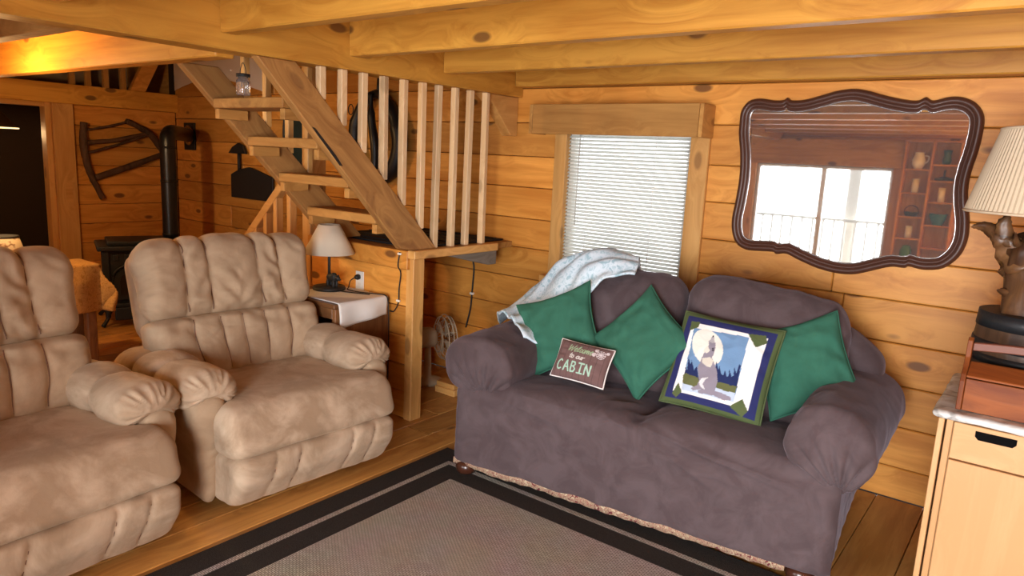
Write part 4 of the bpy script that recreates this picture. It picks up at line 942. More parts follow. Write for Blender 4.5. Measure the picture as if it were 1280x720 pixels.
def inward(i):
    t = mp_[(i+5) % n]-mp_[(i-5) % n]; t.normalize(); return Vector((t.z, 0, -t.x))   # outline runs clockwise
prf = [(0.0, 0.0), (0.0, 0.018), (0.005, 0.027), (0.012, 0.033), (0.020, 0.036), (0.028, 0.034), (0.034, 0.029), (0.037, 0.022), (0.041, 0.0225), (0.047, 0.021), (0.051, 0.014), (0.060, 0.0125)]
def sweep(name, prof_, mat):
    prof_ = [(a*0.88, h_) for a, h_ in prof_]
    vs = []; fs = []; m = len(prof_)
    for i in range(n):
        d = inward(i)
        for (a, h_) in prof_: vs.append(mp_[i]+d*a+Vector((0, -h_, 0)))
    for i in range(n):
        for k in range(m-1): fs.append((i*m+k, i*m+k+1, ((i+1) % n)*m+k+1, ((i+1) % n)*m+k))
    o = mesh(name, vs, fs, mat, mr, True); return o
sweep('frame', prf, BROWNPAINT)
sweep('silver_bead', [(0.060, 0.013), (0.062, 0.0155), (0.065, 0.0155), (0.067, 0.0115)], STEEL)
gv = []
for i in range(n):
    q = mp_[i]+inward(i)*0.054
    if min((q-m_).length for m_ in mp_) > 0.0515: gv.append(q+Vector((0, -0.011, 0)))
bm = bmesh.new(); bm.faces.new([bm.verts.new(v) for v in gv]); bmesh.ops.triangulate(bm, faces=bm.faces[:])
g = bm_obj('mirror_glass', bm, MIRROR, mr); g['label'] = 'silvered mirror glass'

# ------------------------------------------------------------------ cubby shelf with jars (its reflection shows in the mirror)
cs = thing('cubby_shelf', 'open pine cubby shelf beside the window, reflected at the right of the mirror', 'shelf', (-1.225, YF+0.02, 0.35))
box('back_panel', (-0.285, -0.019, 0), (0.285, 0.0, 1.68), SAWN['z'], cs, 0.002)
for x in (-0.285, -0.01, 0.262): box('upright', (x, 0.001, 0), (x+0.023, 0.13, 1.68), PINE['z'], cs, 0.003)
zl = [0.07, 0.32, 0.57, 0.82, 1.09, 1.36]; zr = [0.03, 0.25, 0.48, 0.74, 1.00, 1.24, 1.42]
for z in zl: box('shelf_board', (-0.261, 0.001, z-0.018), (-0.011, 0.125, z), PINE['x'], cs, 0.002)
for z in zr: box('shelf_board', (0.014, 0.001, z-0.018), (0.261, 0.125, z), PINE['x'], cs, 0.002)
box('top_board', (-0.285, 0.001, 1.662), (0.285, 0.13, 1.68), PINE['x'], cs, 0.002)
SX, SY, SZ = -1.225, YF+0.085, 0.35
def onshelf(name, label, cat, side, z, prof_, mat, extra=None):
    t = thing(name, label, cat, (SX+(-0.136 if side < 0 else 0.137), SY, SZ+z))
    lathe('body', prof_, mat, t, 20)
    if extra: extra(t)
    return t
def jug_x(t): tube('handle', smoothpath([(0.055, 0, 0.15), (0.095, 0, 0.14), (0.09, 0, 0.09), (0.066, 0, 0.07)], 5), 0.007, CREAM, t)
# the mirror swaps left and right: the column nearer the window is the left one in the glass
onshelf('cream_jug', 'round cream jug on the top shelf seen in the mirror', 'jug', -1, 1.36, [(0, 0), (0.04, 0), (0.065, 0.05), (0.068, 0.1), (0.05, 0.15), (0.045, 0.17), (0.052, 0.185), (0.04, 0.185), (0, 0.17)], CREAM, jug_x)
onshelf('teal_vase', 'dark teal waisted vase on the top right shelf seen in the mirror', 'vase', 1, 1.42, [(0, 0), (0.04, 0), (0.045, 0.05), (0.035, 0.1), (0.045, 0.16), (0.036, 0.16), (0, 0.14)], TEAL)
onshelf('pillar_candle', 'white pillar candle below the cream jug seen in the mirror', 'candle', -1, 1.09, [(0, 0), (0.035, 0), (0.035, 0.16), (0.02, 0.155), (0, 0.152)], WAX, lambda t: tube('wick', [(0, 0, 0.15), (0.002, 0, 0.17)], 0.002, CABLE, t, 5))
onshelf('wire_basket', 'dark oval basket with a hoop handle seen in the mirror', 'basket', -1, 0.82, [(0, 0), (0.06, 0), (0.08, 0.05), (0.072, 0.05), (0, 0.01)], BLACKMETAL, lambda t: tube('hoop_handle', [(0.075*math.cos(a), 0, 0.05+0.075*math.sin(a)) for a in np.linspace(0, PI, 12)], 0.005, BLACKMETAL, t, 6))
onshelf('pillar_candle', 'short white candle under the dark hoop basket seen in the mirror', 'candle', -1, 0.57, [(0, 0), (0.035, 0), (0.035, 0.14), (0.02, 0.136), (0, 0.132)], WAX, lambda t: tube('wick', [(0, 0, 0.13), (0.002, 0, 0.15)], 0.002, CABLE, t, 5))
onshelf('green_jar', 'bright green glass jar low in the mirror reflection', 'jar', -1, 0.32, [(0, 0), (0.055, 0), (0.062, 0.04), (0.06, 0.11), (0.045, 0.14), (0.045, 0.16), (0.036, 0.16), (0, 0.14)], GREENGLASS)
onshelf('iron_flatiron', 'dark iron trinket with an upright handle seen in the mirror', 'trinket', 1, 1.24, [(0, 0), (0.09, 0), (0.085, 0.03), (0.03, 0.045), (0.012, 0.05), (0.01, 0.12), (0, 0.125)], BLACKMETAL)
onshelf('pillar_candle', 'tall white candle in the right column seen in the mirror', 'candle', 1, 1.00, [(0, 0), (0.035, 0), (0.035, 0.16), (0.02, 0.155), (0, 0.15)], WAX, lambda t: tube('wick', [(0, 0, 0.15), (0.002, 0, 0.17)], 0.002, CABLE, t, 5))
onshelf('teal_bowl', 'wide blue-teal bowl in the right column seen in the mirror', 'bowl', 1, 0.74, [(0, 0), (0.05, 0), (0.055, 0.015), (0.09, 0.10), (0.095, 0.13), (0.085, 0.13), (0.045, 0.02), (0, 0.018)], simple('blue_teal_glaze', (0.03, 0.16, 0.20), 0.25))

# ------------------------------------------------------------------ left far corner: stove, pipe, branch, shovel
sv = thing('cast_iron_stove', 'black cast-iron heating stove with arched glass door on curved legs', 'stove', (-6.45, 2.98, 0), math.radians(-20))
# local +x is the front of the stove; viewer's left is -y
def sbox(nm, lo, hi, m=BLACKIRON, p=sv, bev=0.01): return box(nm, lo, hi, m, p, bev, seg=2)
sbox('body', (-0.24, -0.31, 0.20), (0.20, 0.31, 0.66))
sbox('top_plate', (-0.28, -0.36, 0.66), (0.25, 0.36, 0.70)); sbox('top_step', (-0.23, -0.28, 0.70), (0.18, 0.28, 0.735))
sbox('base_plate', (-0.27, -0.34, 0.17), (0.24, 0.34, 0.205)); sbox('ash_lip', (0.19, -0.25, 0.06), (0.26, 0.25, 0.17))
for s in (-1, 1): sbox('front_pilaster', (0.17, s*0.30-0.03, 0.205), (0.225, s*0.30+0.03, 0.66))
for i in range(6): sbox('grille_bar', (0.195, -0.24+0.085*i, 0.575), (0.215, -0.20+0.085*i, 0.625), bev=0.004)
dpts = [(-0.25, 0.23), (0.25, 0.23)]+[(0.25*math.cos(a), 0.41+0.13*math.sin(a)) for a in np.linspace(0, PI, 15)]
dd = prism('door', dpts, 'x', 0.20, 0.222, BLACKIRON, sv, 0.005)
gp = [(-0.20, 0.27), (0.20, 0.27)]+[(0.20*math.cos(a), 0.40+0.10*math.sin(a)) for a in np.linspace(0, PI, 15)]
SOOT = simple('sooty_glass', (0.016, 0.009, 0.006), 0.4, spec=0.25)
prism('door_glass', gp, 'x', 0.2225, 0.226, SOOT, dd, 0)
tube('arch_rib', [(0.232, 0.25*math.cos(a), 0.44+0.12*math.sin(a)) for a in np.linspace(0, PI, 20)], 0.010, BLACKIRON, dd, 8)
for (sx, sy) in ((0.17, -0.27), (0.17, 0.27), (-0.2, -0.27), (-0.2, 0.27)):
    ox = 0.05 if sx > 0 else -0.05; oy = 0.05 if sy > 0 else -0.05
    tube('leg', smoothpath([(sx, sy, 0.18), (sx+ox*0.5, sy+oy*0.5, 0.14), (sx+ox*0.7, sy+oy*0.7, 0.07), (sx+ox*1.5, sy+oy*1.5, 0.012)], 4), [0.035, 0.03, 0.022, 0.016, 0.018], BLACKIRON, sv, 8)
pv = thing('stove_pipe', 'black stove pipe rising from the stove and elbowing into the wall', 'pipe', (-6.42, 3.23, 0.738))
pth = smoothpath([(0, 0, 0), (0, 0, 0.45), (0, 0, 0.84), (-0.03, 0.025, 0.915), (-0.12, 0.10, 0.945), (-0.40, 0.31, 0.945), (-0.78, 0.618, 0.935)], 7)
tube('flue', pth, 0.068, BLACKPIPE, pv, 20)
for z in (0.02, 0.5, 0.80): lathe('collar', [(0, 0), (0.071, 0), (0.072, 0.02), (0, 0.022)], BLACKPIPE, pv, 20, loc=(0, 0, z))
lathe('trim_ring', [(0, 0), (0.095, 0), (0.10, 0.008), (0, 0.02)], STEEL, pv, 24).matrix_local = Matrix.Translation((-0.77, 0.612, 0.935)) @ Matrix.Rotation(PI/2, 4, 'X')
tp = box('thimble_plate', (-7.31, YB-0.018, 1.525), (-7.10, YB-0.001, 1.80), BLACKMETAL, None, 0.003); tag(tp, 'black square wall plate behind the stove pipe elbow', 'wall plate')
bs = thing('wooden_buck_saw', 'old dark branch-framed bow saw hung on the far left wall', 'saw', (XL+0.05, 3.3, 1.45))
def sw(nm, pts, rad): return tube(nm, [(0.0, y-3.3, z-1.45) for (_, y, z) in smoothpath([(0, a, b_) for a, b_ in pts], 5)], rad, BARK['z'], bs, 8, bump=0.25)
sw('end_post', [(2.955, 1.74), (2.94, 1.6), (2.945, 1.46), (2.97, 1.31), (3.02, 1.17), (3.085, 1.02)], [0.035, 0.038, 0.036, 0.034, 0.03, 0.028])
sw('end_post', [(3.34, 1.78), (3.46, 1.73), (3.59, 1.65), (3.68, 1.52), (3.71, 1.44)], [0.03, 0.035, 0.035, 0.03])
sw('twisted_cord', [(2.97, 1.67), (3.17, 1.715), (3.36, 1.775)], 0.012)
sw('stretcher', [(2.95, 1.55), (3.24, 1.59), (3.55, 1.675)], [0.022, 0.02, 0.016]); sw('stretcher', [(2.96, 1.45), (3.27, 1.55), (3.57, 1.665)], 0.014)
sw('saw_bar', [(3.03, 1.22), (3.34, 1.33), (3.70, 1.47)], [0.03, 0.032, 0.028])
hs = thing('hanging_shovel', 'black coal shovel hanging blade down on the wall beside the stairs', 'shovel', (-6.08, YB-0.03, 1.10))
prism('blade', [(-0.33, 0.0), (0.36, 0.0), (0.36, 0.22), (0.05, 0.29), (-0.02, 0.30), (-0.20, 0.27), (-0.33, 0.22)], 'y', -0.008, 0.006, BLACKMETAL, hs, 0.003)
tube('shaft', [(-0.19, -0.002, 0.25), (-0.19, -0.002, 0.42)], 0.016, BLACKMETAL, hs)
prism('grip', [(-0.36, 0.42), (-0.06, 0.42), (-0.11, 0.50), (-0.19, 0.52), (-0.29, 0.48)], 'y', -0.015, 0.01, BLACKMETAL, hs, 0.004)
op = thing('oval_pan', 'black oval pan on the wall behind the stair treads', 'pan', (-5.36, YB-0.03, 1.72))
prism('pan_dish', [(0.17*math.cos(a), 0.29*math.sin(a)) for a in np.linspace(0, 2*PI, 33)[:-1]], 'y', -0.02, 0.02, simple('dark_green_enamel', (0.015, 0.030, 0.026), 0.4), op, 0.008)
tube('rim', [(0.165*math.cos(a), -0.022, 0.285*math.sin(a)) for a in np.linspace(0, 2*PI, 33)[:-1]], 0.01, BLACKMETAL, op, 6, closed=True)
hc = thing('horse_collar', 'black leather horse collar hanging on the wall behind the balusters', 'horse collar', (-4.28, YB-0.07, 1.80))
tube('collar_roll', smoothpath([(0.0, 0, 0.24), (-0.14, -0.01, 0.18), (-0.24, -0.01, 0.03), (-0.26, 0, -0.15), (-0.18, 0, -0.33), (0.0, 0, -0.41), (0.17, 0, -0.34), (0.25, 0, -0.16), (0.22, -0.01, 0.02), (0.12, -0.01, 0.18)], 5, True), [0.035, 0.04, 0.05, 0.06, 0.06, 0.055, 0.06, 0.06, 0.05, 0.04], LEATHER, hc, 10, closed=True)
tube('inner_strap', smoothpath([(-0.02, -0.05, 0.24), (0.0, -0.06, 0.05), (0.04, -0.06, -0.15), (0.03, -0.05, -0.33)], 5), [0.016, 0.03, 0.034, 0.03], LEATHER, hc, 8)
tube('hanging_strap', [(0.0, 0.0, 0.24), (-0.01, 0.02, 0.37)], 0.014, LEATHER, hc, 6)
tube('buckle_ring', [(-0.28+0.03*math.cos(a), -0.03, 0.12+0.04*math.sin(a)) for a in np.linspace(0, 2*PI, 16)[:-1]], 0.004, BLACKMETAL, hc, 6, closed=True)
ln = thing('jar_lantern', 'small glass jar lantern hanging from a wire at the top of the stairs', 'lantern', (-3.25, 2.02, 1.84))
CLEAR, nt, b = newmat('clear_jar_glass'); b.inputs['Base Color'].default_value = (0.9, 0.9, 0.88, 1); b.inputs['Roughness'].default_value = 0.05; b.inputs['Transmission Weight'].default_value = 0.92
lathe('jar', [(0, 0), (0.030, 0), (0.034, 0.008), (0.033, 0.07), (0.024, 0.082), (0.024, 0.088), (0, 0.088)], CLEAR, ln, 20)
lathe('lid', [(0, 0.088), (0.033, 0.088), (0.033, 0.102), (0.0, 0.106)], BLACKMETAL, ln, 20)
tube('wire_bail', smoothpath([(-0.026, 0, 0.095), (-0.022, 0, 0.125), (0, 0, 0.155), (0.022, 0, 0.125), (0.026, 0, 0.095)], 4), 0.002, BLACKMETAL, ln, 5)
lc = thing('low_chest', 'low brown chest against the back wall between stove and stairs', 'chest', (-5.58, 3.55, 0))
box('carcass', (-0.42, -0.25, 0.04), (0.42, 0.28, 0.70), WALNUT['x'], lc, 0.006); box('lid', (-0.45, -0.28, 0.70), (0.45, 0.30, 0.735), WALNUT['x'], lc, 0.006)
for s in (-1, 1): box('plinth', (s*0.36-0.05, -0.22, 0), (s*0.36+0.05, 0.25, 0.04), WALNUT['x'], lc, 0.004)

# narrow stand with the gold cloth behind the recliners
gt = thing('console_table', 'narrow dark wooden console under a gold cloth behind the left recliner', 'table', (-5.36, 1.55, 0))
box('table_top', (-0.15, -0.75, 0.70), (0.15, 0.56, 0.735), WALNUT['y'], gt, 0.006)
for (x, y) in ((-0.11, -0.70), (0.11, -0.70), (-0.11, 0.50), (0.11, 0.50)): box('leg', (x-0.032, y-0.032, 0), (x+0.032, y+0.032, 0.70), WALNUT['z'], gt, 0.008)
box('apron', (-0.08, 0.49, 0.60), (0.08, 0.515, 0.70), WALNUT['x'], gt, 0.003); box('apron', (0.10, -0.66, 0.60), (0.125, 0.46, 0.70), WALNUT['y'], gt, 0.003)
vs = []; fs = []; nx_, ny_ = 60, 60
for i in range(nx_+1):
    for j in range(ny_+1):
        u = -0.30+0.78*i/nx_; v = -0.55+1.40*j/ny_   # flat cloth coordinates, folded down past the edges
        ox = max(0, u-0.155); oxn = max(0, -0.155-u); oy = max(0, v-0.565)
        x = max(-0.155, min(u, 0.155)); y = min(v, 0.565); dn = max(ox, oxn, oy)
        f = min(1, dn*7)
        x += (0.012+0.022*math.sin(v*19))*min(1, ox*8)-0.012*min(1, oxn*8); y += (0.012+0.02*math.sin(u*22+0.6))*min(1, oy*8)
        if ox > 0 and oy > 0: m_ = min(ox, oy); x += 0.22*m_; y += 0.22*m_
        z = 0.741-dn+0.003*nz(u*6, v*6, 0)
        vs.append((-5.36+x, 1.55+y, z))
for i in range(nx_):
    for j in range(ny_):
        a = i*(ny_+1)+j; fs.append((a, a+ny_+1, a+ny_+2, a+1))
tcl = mesh('gold_tablecloth', vs, fs, GOLD, None, True); s_ = tcl.modifiers.new('thickness', 'SOLIDIFY'); s_.thickness = 0.004; s_.offset = 1
tag(tcl, 'gold patterned cloth hanging from the console behind the left recliner', 'tablecloth')
sl_ = thing('small_printed_lamp', 'small cream lamp shade with brown print peeping over the left recliner', 'lamp', (-5.36, 1.60, 0.747))
lathe('lamp_base', [(0, 0), (0.05, 0), (0.052, 0.010), (0.02, 0.02), (0.015, 0.05), (0, 0.055)], WALNUT['z'], sl_, 16)
PR = speckle('printed_shade', [(0.62, 0.52, 0.36), (0.66, 0.56, 0.40), (0.20, 0.10, 0.05)], 18)
lathe('lamp_shade', [(0.13, 0.05), (0.088, 0.195), (0.083, 0.195), (0.125, 0.05)], PR, sl_, 28); lathe('shade_rim', [(0.081, 0.196), (0.090, 0.196), (0.090, 0.204), (0.081, 0.204)], BLACKMETAL, sl_, 28)
# pendant lamp at the picture edge
pl_ = thing('pendant_lamp', 'hanging lamp with a tapered shade glinting in the dark doorway at the left edge', 'lamp', (-8.45, 2.53, 1.655))
AMB, nt, b = newmat('glowing_lamp_glass'); b.inputs['Base Color'].default_value = (0.9, 0.8, 0.6, 1); b.inputs['Emission Color'].default_value = (1.0, 0.72, 0.36, 1); b.inputs['Emission Strength'].default_value = 1.5
lathe('glass_shade', [(0.20, 0.0), (0.185, 0.015), (0.06, 0.17), (0.052, 0.17), (0.175, 0.015), (0.19, 0.0)], translucent('smoked_shade', (0.12, 0.07, 0.035), 0.3, 0.2), pl_, 28)
tube('rim_wire', [(0.198*math.cos(a), 0.198*math.sin(a), 0) for a in np.linspace(0, 2*PI, 33)[:-1]], 0.006, AMB, pl_, 6, closed=True)
lathe('bulb', [(0, 0.03), (0.02, 0.035), (0.028, 0.06), (0.015, 0.09), (0, 0.095)], AMB, pl_, 16)
tube('cord', [(0, 0, 0.165), (0, 0, 0.325)], 0.005, CABLE, pl_, 6)
lp = bpy.data.lights.new('pendant_light', 'POINT'); lp.energy = 12; lp.color = (1.0, 0.62, 0.28); lp.shadow_soft_size = 0.04
lo_ = bpy.data.objects.new('pendant_light', lp); C.objects.link(lo_); lo_.location = (-8.45, 2.53, 1.62)

# bare bulb under the loft boards: lights the header and the joist
bbl = thing('bare_bulb_lamp', 'bare bulb on a short cord under the loft boards by the stair header', 'lamp', (-5.05, 1.42, ZC))
lathe('canopy', [(0, -0.02), (0.045, -0.02), (0.05, 0.0), (0, 0.0)], WHITEPLASTIC, bbl, 20)
tube('cord', [(0, 0, -0.02), (0, 0, -0.20)], 0.004, CABLE, bbl, 6)
lathe('socket', [(0, -0.25), (0.018, -0.25), (0.02, -0.20), (0, -0.19)], WHITEPLASTIC, bbl, 16)
HOT, nt, b = newmat('lit_bulb'); b.inputs['Emission Color'].default_value = (1.0, 0.62, 0.25, 1); b.inputs['Emission Strength'].default_value = 25
lathe('bulb', [(0, -0.35), (0.02, -0.345), (0.032, -0.32), (0.03, -0.295), (0.014, -0.265), (0.013, -0.25), (0, -0.25)], HOT, bbl, 20)
lp2 = bpy.data.lights.new('bulb_light', 'POINT'); lp2.energy = 50; lp2.color = (1.0, 0.60, 0.24); lp2.shadow_soft_size = 0.04
lo2 = bpy.data.objects.new('bulb_light', lp2); C.objects.link(lo2); lo2.location = (-5.05, 1.42, ZC-0.40)

# ------------------------------------------------------------------ side table and bear lamp by the landing
et = thing('side_table', 'brown veneer side table with an open front beside the landing panel', 'side table', (-3.13, 2.69, 0))
box('top', (-0.55, -0.21, 0.72), (0.0, 0.205, 0.745), WALNUT['x'], et, 0.003)
box('side_panel', (-0.03, -0.20, 0), (-0.001, 0.20, 0.718), WALNUT['z'], et, 0.003); box('side_panel', (-0.549, -0.20, 0), (-0.52, 0.20, 0.718), WALNUT['z'], et, 0.003)
box('front_rail', (-0.519, -0.20, 0.655), (-0.031, -0.18, 0.718), WALNUT['x'], et, 0.003); box('shelf', (-0.519, -0.19, 0.36), (-0.031, 0.19, 0.385), WALNUT['x'], et, 0.003); box('back_panel', (-0.519, 0.18, 0.05), (-0.031, 0.20, 0.655), WALNUT['z'], et, 0.002)
vs = []; fs = []; nx_, ny_ = 40, 24
for i in range(nx_+1):
    for j in range(ny_+1):
        u = -0.44+0.57*i/nx_; v = -0.185+0.37*j/ny_; o_ = max(0, u-0.006)
        x = min(u, 0.006)+0.010*math.sin(v*26)*min(1, o_*12)+0.006*min(1, o_*20); z = 0.7485-o_*(1.0-0.12*math.sin(v*9))+0.0015*nz(u*9, v*9, 0)
        vs.append((-3.13+x, 2.69+v-0.02*o_, z))
for i in range(nx_):
    for j in range(ny_):
        a = i*(ny_+1)+j; fs.append((a, a+ny_+1, a+ny_+2, a+1))
rn = mesh('table_runner', vs, fs, WHITECLOTH, None, True); s_ = rn.modifiers.new('thickness', 'SOLIDIFY'); s_.thickness = 0.003; s_.offset = 1
tag(rn, 'white linen runner hanging over the end of the brown side table', 'runner')
bl_ = thing('bear_lamp', 'small lamp with cream shade and black bear figure on the side table', 'lamp', (-3.50, 2.735, 0.752))
lathe('lamp_base', [(0, 0), (0.098, 0), (0.10, 0.008), (0.096, 0.02), (0.02, 0.024), (0, 0.024)], BLACKMETAL, bl_, 28)
tube('stem', [(0, 0, 0.02), (0, 0, 0.36)], 0.009, BLACKMETAL, bl_, 10)
for s in (-1, 1): tube('stem_rod', [(s*0.012, 0.02, 0.02), (s*0.012, 0.02, 0.10)], 0.004, BLACKMETAL, bl_, 6)
lathe('lamp_shade', [(0.155, 0.225), (0.064, 0.40), (0.061, 0.40), (0.151, 0.227)], SHADE, bl_, 32)
bb = bmesh.new()
def blob(bm, c, r):
    g = bmesh.ops.create_icosphere(bm, subdivisions=3, radius=1)
    for v in g['verts']: v.co = Vector((v.co.x*r[0]+c[0], v.co.y*r[1]+c[1], v.co.z*r[2]+c[2]))
blob(bb, (0.028, 0, 0.075), (0.048, 0.022, 0.028)); blob(bb, (0.045, 0, 0.085), (0.024, 0.02, 0.024)); blob(bb, (0.078, 0, 0.078), (0.02, 0.015, 0.017)); blob(bb, (0.097, 0, 0.072), (0.012, 0.008, 0.008))
for s in (-1, 1): blob(bb, (0.074, s*0.011, 0.094), (0.005, 0.004, 0.006))
for (x, s) in ((0.0, -1), (0.0, 1), (0.056, -1), (0.056, 1)): blob(bb, (x, s*0.012, 0.040), (0.011, 0.009, 0.026))
bo = bm_obj('bear_figure', bb, BLACKMETAL, bl_, True); bo['label'] = 'black standing bear silhouette figure'
# cords, sockets, under-landing clutter
ot = thing('wall_socket', 'white wall socket on the landing panel above the side table', 'socket', (-3.41, 2.9045, 0.80))
box('cover_plate', (-0.037, -0.006, -0.06), (0.037, 0, 0.06), WHITEPLASTIC, ot, 0.002)
for z in (-0.025, 0.025): box('receptacle', (-0.016, -0.009, z-0.014), (0.016, -0.006, z+0.014), simple('socket_face', (0.7, 0.67, 0.6), 0.4) if z < 0 else MATS['socket_face'], ot, 0.002)
lcd = thing('lamp_cord', 'black lamp cord plugged into the socket and trailing over the runner', 'cord', (0, 0, 0))
lathe('plug', [(0, 0), (0.016, 0), (0.018, 0.015), (0.012, 0.03), (0, 0.034)], CABLE, lcd, 14).matrix_local = Matrix.Translation((-3.41, 2.895, 0.825)) @ Matrix.Rotation(PI/2, 4, 'X')
tube('cord', smoothpath([(-3.415, 2.86, 0.822), (-3.44, 2.85, 0.80), (-3.43, 2.83, 0.765), (-3.40, 2.80, 0.757), (-3.30, 2.80, 0.757), (-3.20, 2.84, 0.757), (-3.13, 2.86, 0.756), (-3.105, 2.86, 0.72), (-3.10, 2.865, 0.60), (-3.095, 2.86, 0.40), (-3.09, 2.85, 0.10), (-3.09, 2.80, 0.006)], 6), 0.0035, CABLE, lcd, 6)
tube('cord_tail', smoothpath([(-3.42, 2.735, 0.757), (-3.36, 2.74, 0.757), (-3.28, 2.77, 0.757), (-3.20, 2.80, 0.757)], 5), 0.0035, CABLE, lcd, 6)
sc_ = thing('stapled_cable', 'black cable stapled down the corner of the landing panel', 'cable', (0, 0, 0))
tube('cable', smoothpath([(-3.02, 2.868, 1.03), (-3.03, 2.865, 0.95), (-3.035, 2.893, 0.90), (-3.05, 2.896, 0.80), (-3.055, 2.898, 0.72), (-3.09, 2.896, 0.66), (-3.13, 2.90, 0.655)], 6), 0.004, CABLE, sc_, 6)
for (x, y, z) in ((-3.02, 2.868, 1.02), (-3.053, 2.896, 0.73)): box('staple', (x-0.014, y-0.008, z-0.006), (x+0.014, y+0.004, z+0.006), WHITEPLASTIC, sc_, 0.002)
uc = thing('hanging_cable', 'dark cable hanging under the landing down the back wall', 'cable', (0, 0, 0))
tube('cable', smoothpath([(-3.30, YB-0.012, 0.985), (-3.305, YB-0.012, 0.88), (-3.29, YB-0.012, 0.80), (-3.30, YB-0.012, 0.62), (-3.31, YB-0.012, 0.5), (-3.34, YB-0.02, 0.36)], 6), 0.006, CABLE, uc, 8)
for z in (0.96, 0.62): box('cable_clip', (-3.315, YB-0.022, z-0.008), (-3.287, YB-0.001, z+0.008), WHITEPLASTIC, uc, 0.002)
fn = thing('desk_fan', 'cream desk fan with a wire cage in the dark space behind the sofa arm', 'fan', (-3.40, 3.52, 0), math.radians(65))
CRP = simple('aged_cream_plastic', (0.46, 0.36, 0.24), 0.5)
lathe('foot', [(0, 0), (0.11, 0), (0.11, 0.02), (0.03, 0.04), (0.022, 0.26), (0, 0.27)], CRP, fn, 24)
mh = softbox('motor_housing', (-0.10, -0.065, 0.26), (0.06, 0.065, 0.40), (0.05, 0.05, 0.05), CRP, fn, 0.02)
for k, (xx, rr) in enumerate(((0.07, 0.10), (0.10, 0.15), (0.13, 0.165), (0.16, 0.15), (0.185, 0.09))):
    tube('cage_ring', [(xx, rr*math.cos(a), 0.32+rr*math.sin(a)) for a in np.linspace(0, 2*PI, 33)[:-1]], 0.004, CRP, fn, 6, closed=True)
for k in range(14):
    a = 2*PI*k/14; tube('cage_spoke', smoothpath([(0.06, 0.03*math.cos(a), 0.32+0.03*math.sin(a)), (0.075, 0.11*math.cos(a), 0.32+0.11*math.sin(a)), (0.13, 0.166*math.cos(a), 0.32+0.166*math.sin(a)), (0.18, 0.10*math.cos(a), 0.32+0.10*math.sin(a)), (0.19, 0.02*math.cos(a), 0.32+0.02*math.sin(a))], 3), 0.002, CRP, fn, 5)
for k in range(4):
    a = 2*PI*k/4+0.4; prism('blade', [(0.02*math.cos(a), 0.32+0.02*math.sin(a)), (0.13*math.cos(a-0.3), 0.32+0.13*math.sin(a-0.3)), (0.135*math.cos(a+0.35), 0.32+0.135*math.sin(a+0.35)), (0.03*math.cos(a+0.9), 0.32+0.03*math.sin(a+0.9))], 'x', 0.118, 0.124, CRP, fn, 0)
wbk = thing('wood_block', 'small pine block on the floor behind the left sofa arm', 'block', (-3.12, 3.46, 0))
box('block', (-0.10, -0.05, 0), (0.08, 0.05, 0.045), CASING['x'], wbk, 0.004); box('block_cap', (-0.09, -0.045, 0.045), (0.07, 0.045, 0.08), CASING['x'], wbk, 0.004)

# ------------------------------------------------------------------ right: maple cabinet, sewing box, barrel lamp
cb = thing('maple_cabinet', 'light maple cabinet with a drawer and panelled door at the right edge', 'cabinet', (-0.225, 2.75, 0))
box('side_panel', (0.0, -0.004, 0), (0.018, 0.60, 0.80), MAPLE['z'], cb, 0.002)
box('carcass', (0.024, 0.02, 0.03), (0.90, 0.60, 0.80), MAPLE['z'], cb, 0.002)
box('face_stile', (0.024, 0.0, 0.0), (0.044, 0.019, 0.80), MAPLE['z'], cb, 0.002)
dw = box('drawer_front', (0.047, -0.004, 0.668), (0.56, 0.018, 0.797), MAPLE['x'], cb, 0.002)
pull = prism('pull_cutout', [(0.11, 0.763), (0.12, 0.752), (0.215, 0.752), (0.225, 0.763), (0.225, 0.782), (0.11, 0.782)], 'y', -0.0055, 0.0, simple('cutout_shadow_black', (0.004, 0.004, 0.004), 0.95, spec=0.05), None, 0)
pull.parent = dw; pull.matrix_parent_inverse = Matrix.Translation(-dw.location)
box('door', (0.047, -0.004, 0.035), (0.44, 0.018, 0.662), MAPLE['z'], cb, 0.002); box('door', (0.444, -0.004, 0.035), (0.89, 0.018, 0.662), MAPLE['z'], cb, 0.002)
ct = thing('marble_cover', 'grey and white marbled cover on the maple cabinet top', 'table cover', (-0.225, 2.75, 0.80))
def dmar(p, n):
    o = p.copy(); o += n*(0.003*nz(p.x*14, p.y*14, p.z*14)+0.0015*nz(p.x*40, p.y*40, p.z*40)); return o
softbox('cover_slab', (-0.022, -0.025, 0.002), (0.93, 0.60, 0.030), (0.02, 0.02, 0.013), MARBLE, ct, 0.009, dmar)
ZT = 0.833
sx_ = thing('sewing_box', 'reddish cherry-wood sewing box with scrolled ends and a carrying handle', 'box', (-0.185, 2.775, ZT))
endp = [(0.0, 0.0), (0.0, 0.10), (0.012, 0.125), (0.035, 0.145), (0.055, 0.175), (0.062, 0.21), (0.066, 0.232), (0.08, 0.242), (0.094, 0.232), (0.098, 0.21), (0.105, 0.175), (0.125, 0.145), (0.148, 0.125), (0.16, 0.10), (0.16, 0.0)]
for x in (0.0, 0.40): prism('scrolled_end', endp, 'x', x, x+0.016, CHERRY['z'], sx_, 0.002)
box('front_board', (0.017, 0.004, 0.0), (0.399, 0.016, 0.112), CHERRY['x'], sx_, 0.002); box('back_board', (0.017, 0.144, 0.0), (0.399, 0.156, 0.112), CHERRY['x'], sx_, 0.002); box('floor_board', (0.017, 0.017, 0.0), (0.399, 0.143, 0.01), CHERRY['x'], sx_, 0.001)
prism('lid', [(-0.002, 0.116), (-0.002, 0.124), (0.075, 0.158), (0.075, 0.148)], 'x', 0.017, 0.399, CHERRY['x'], sx_, 0.002)
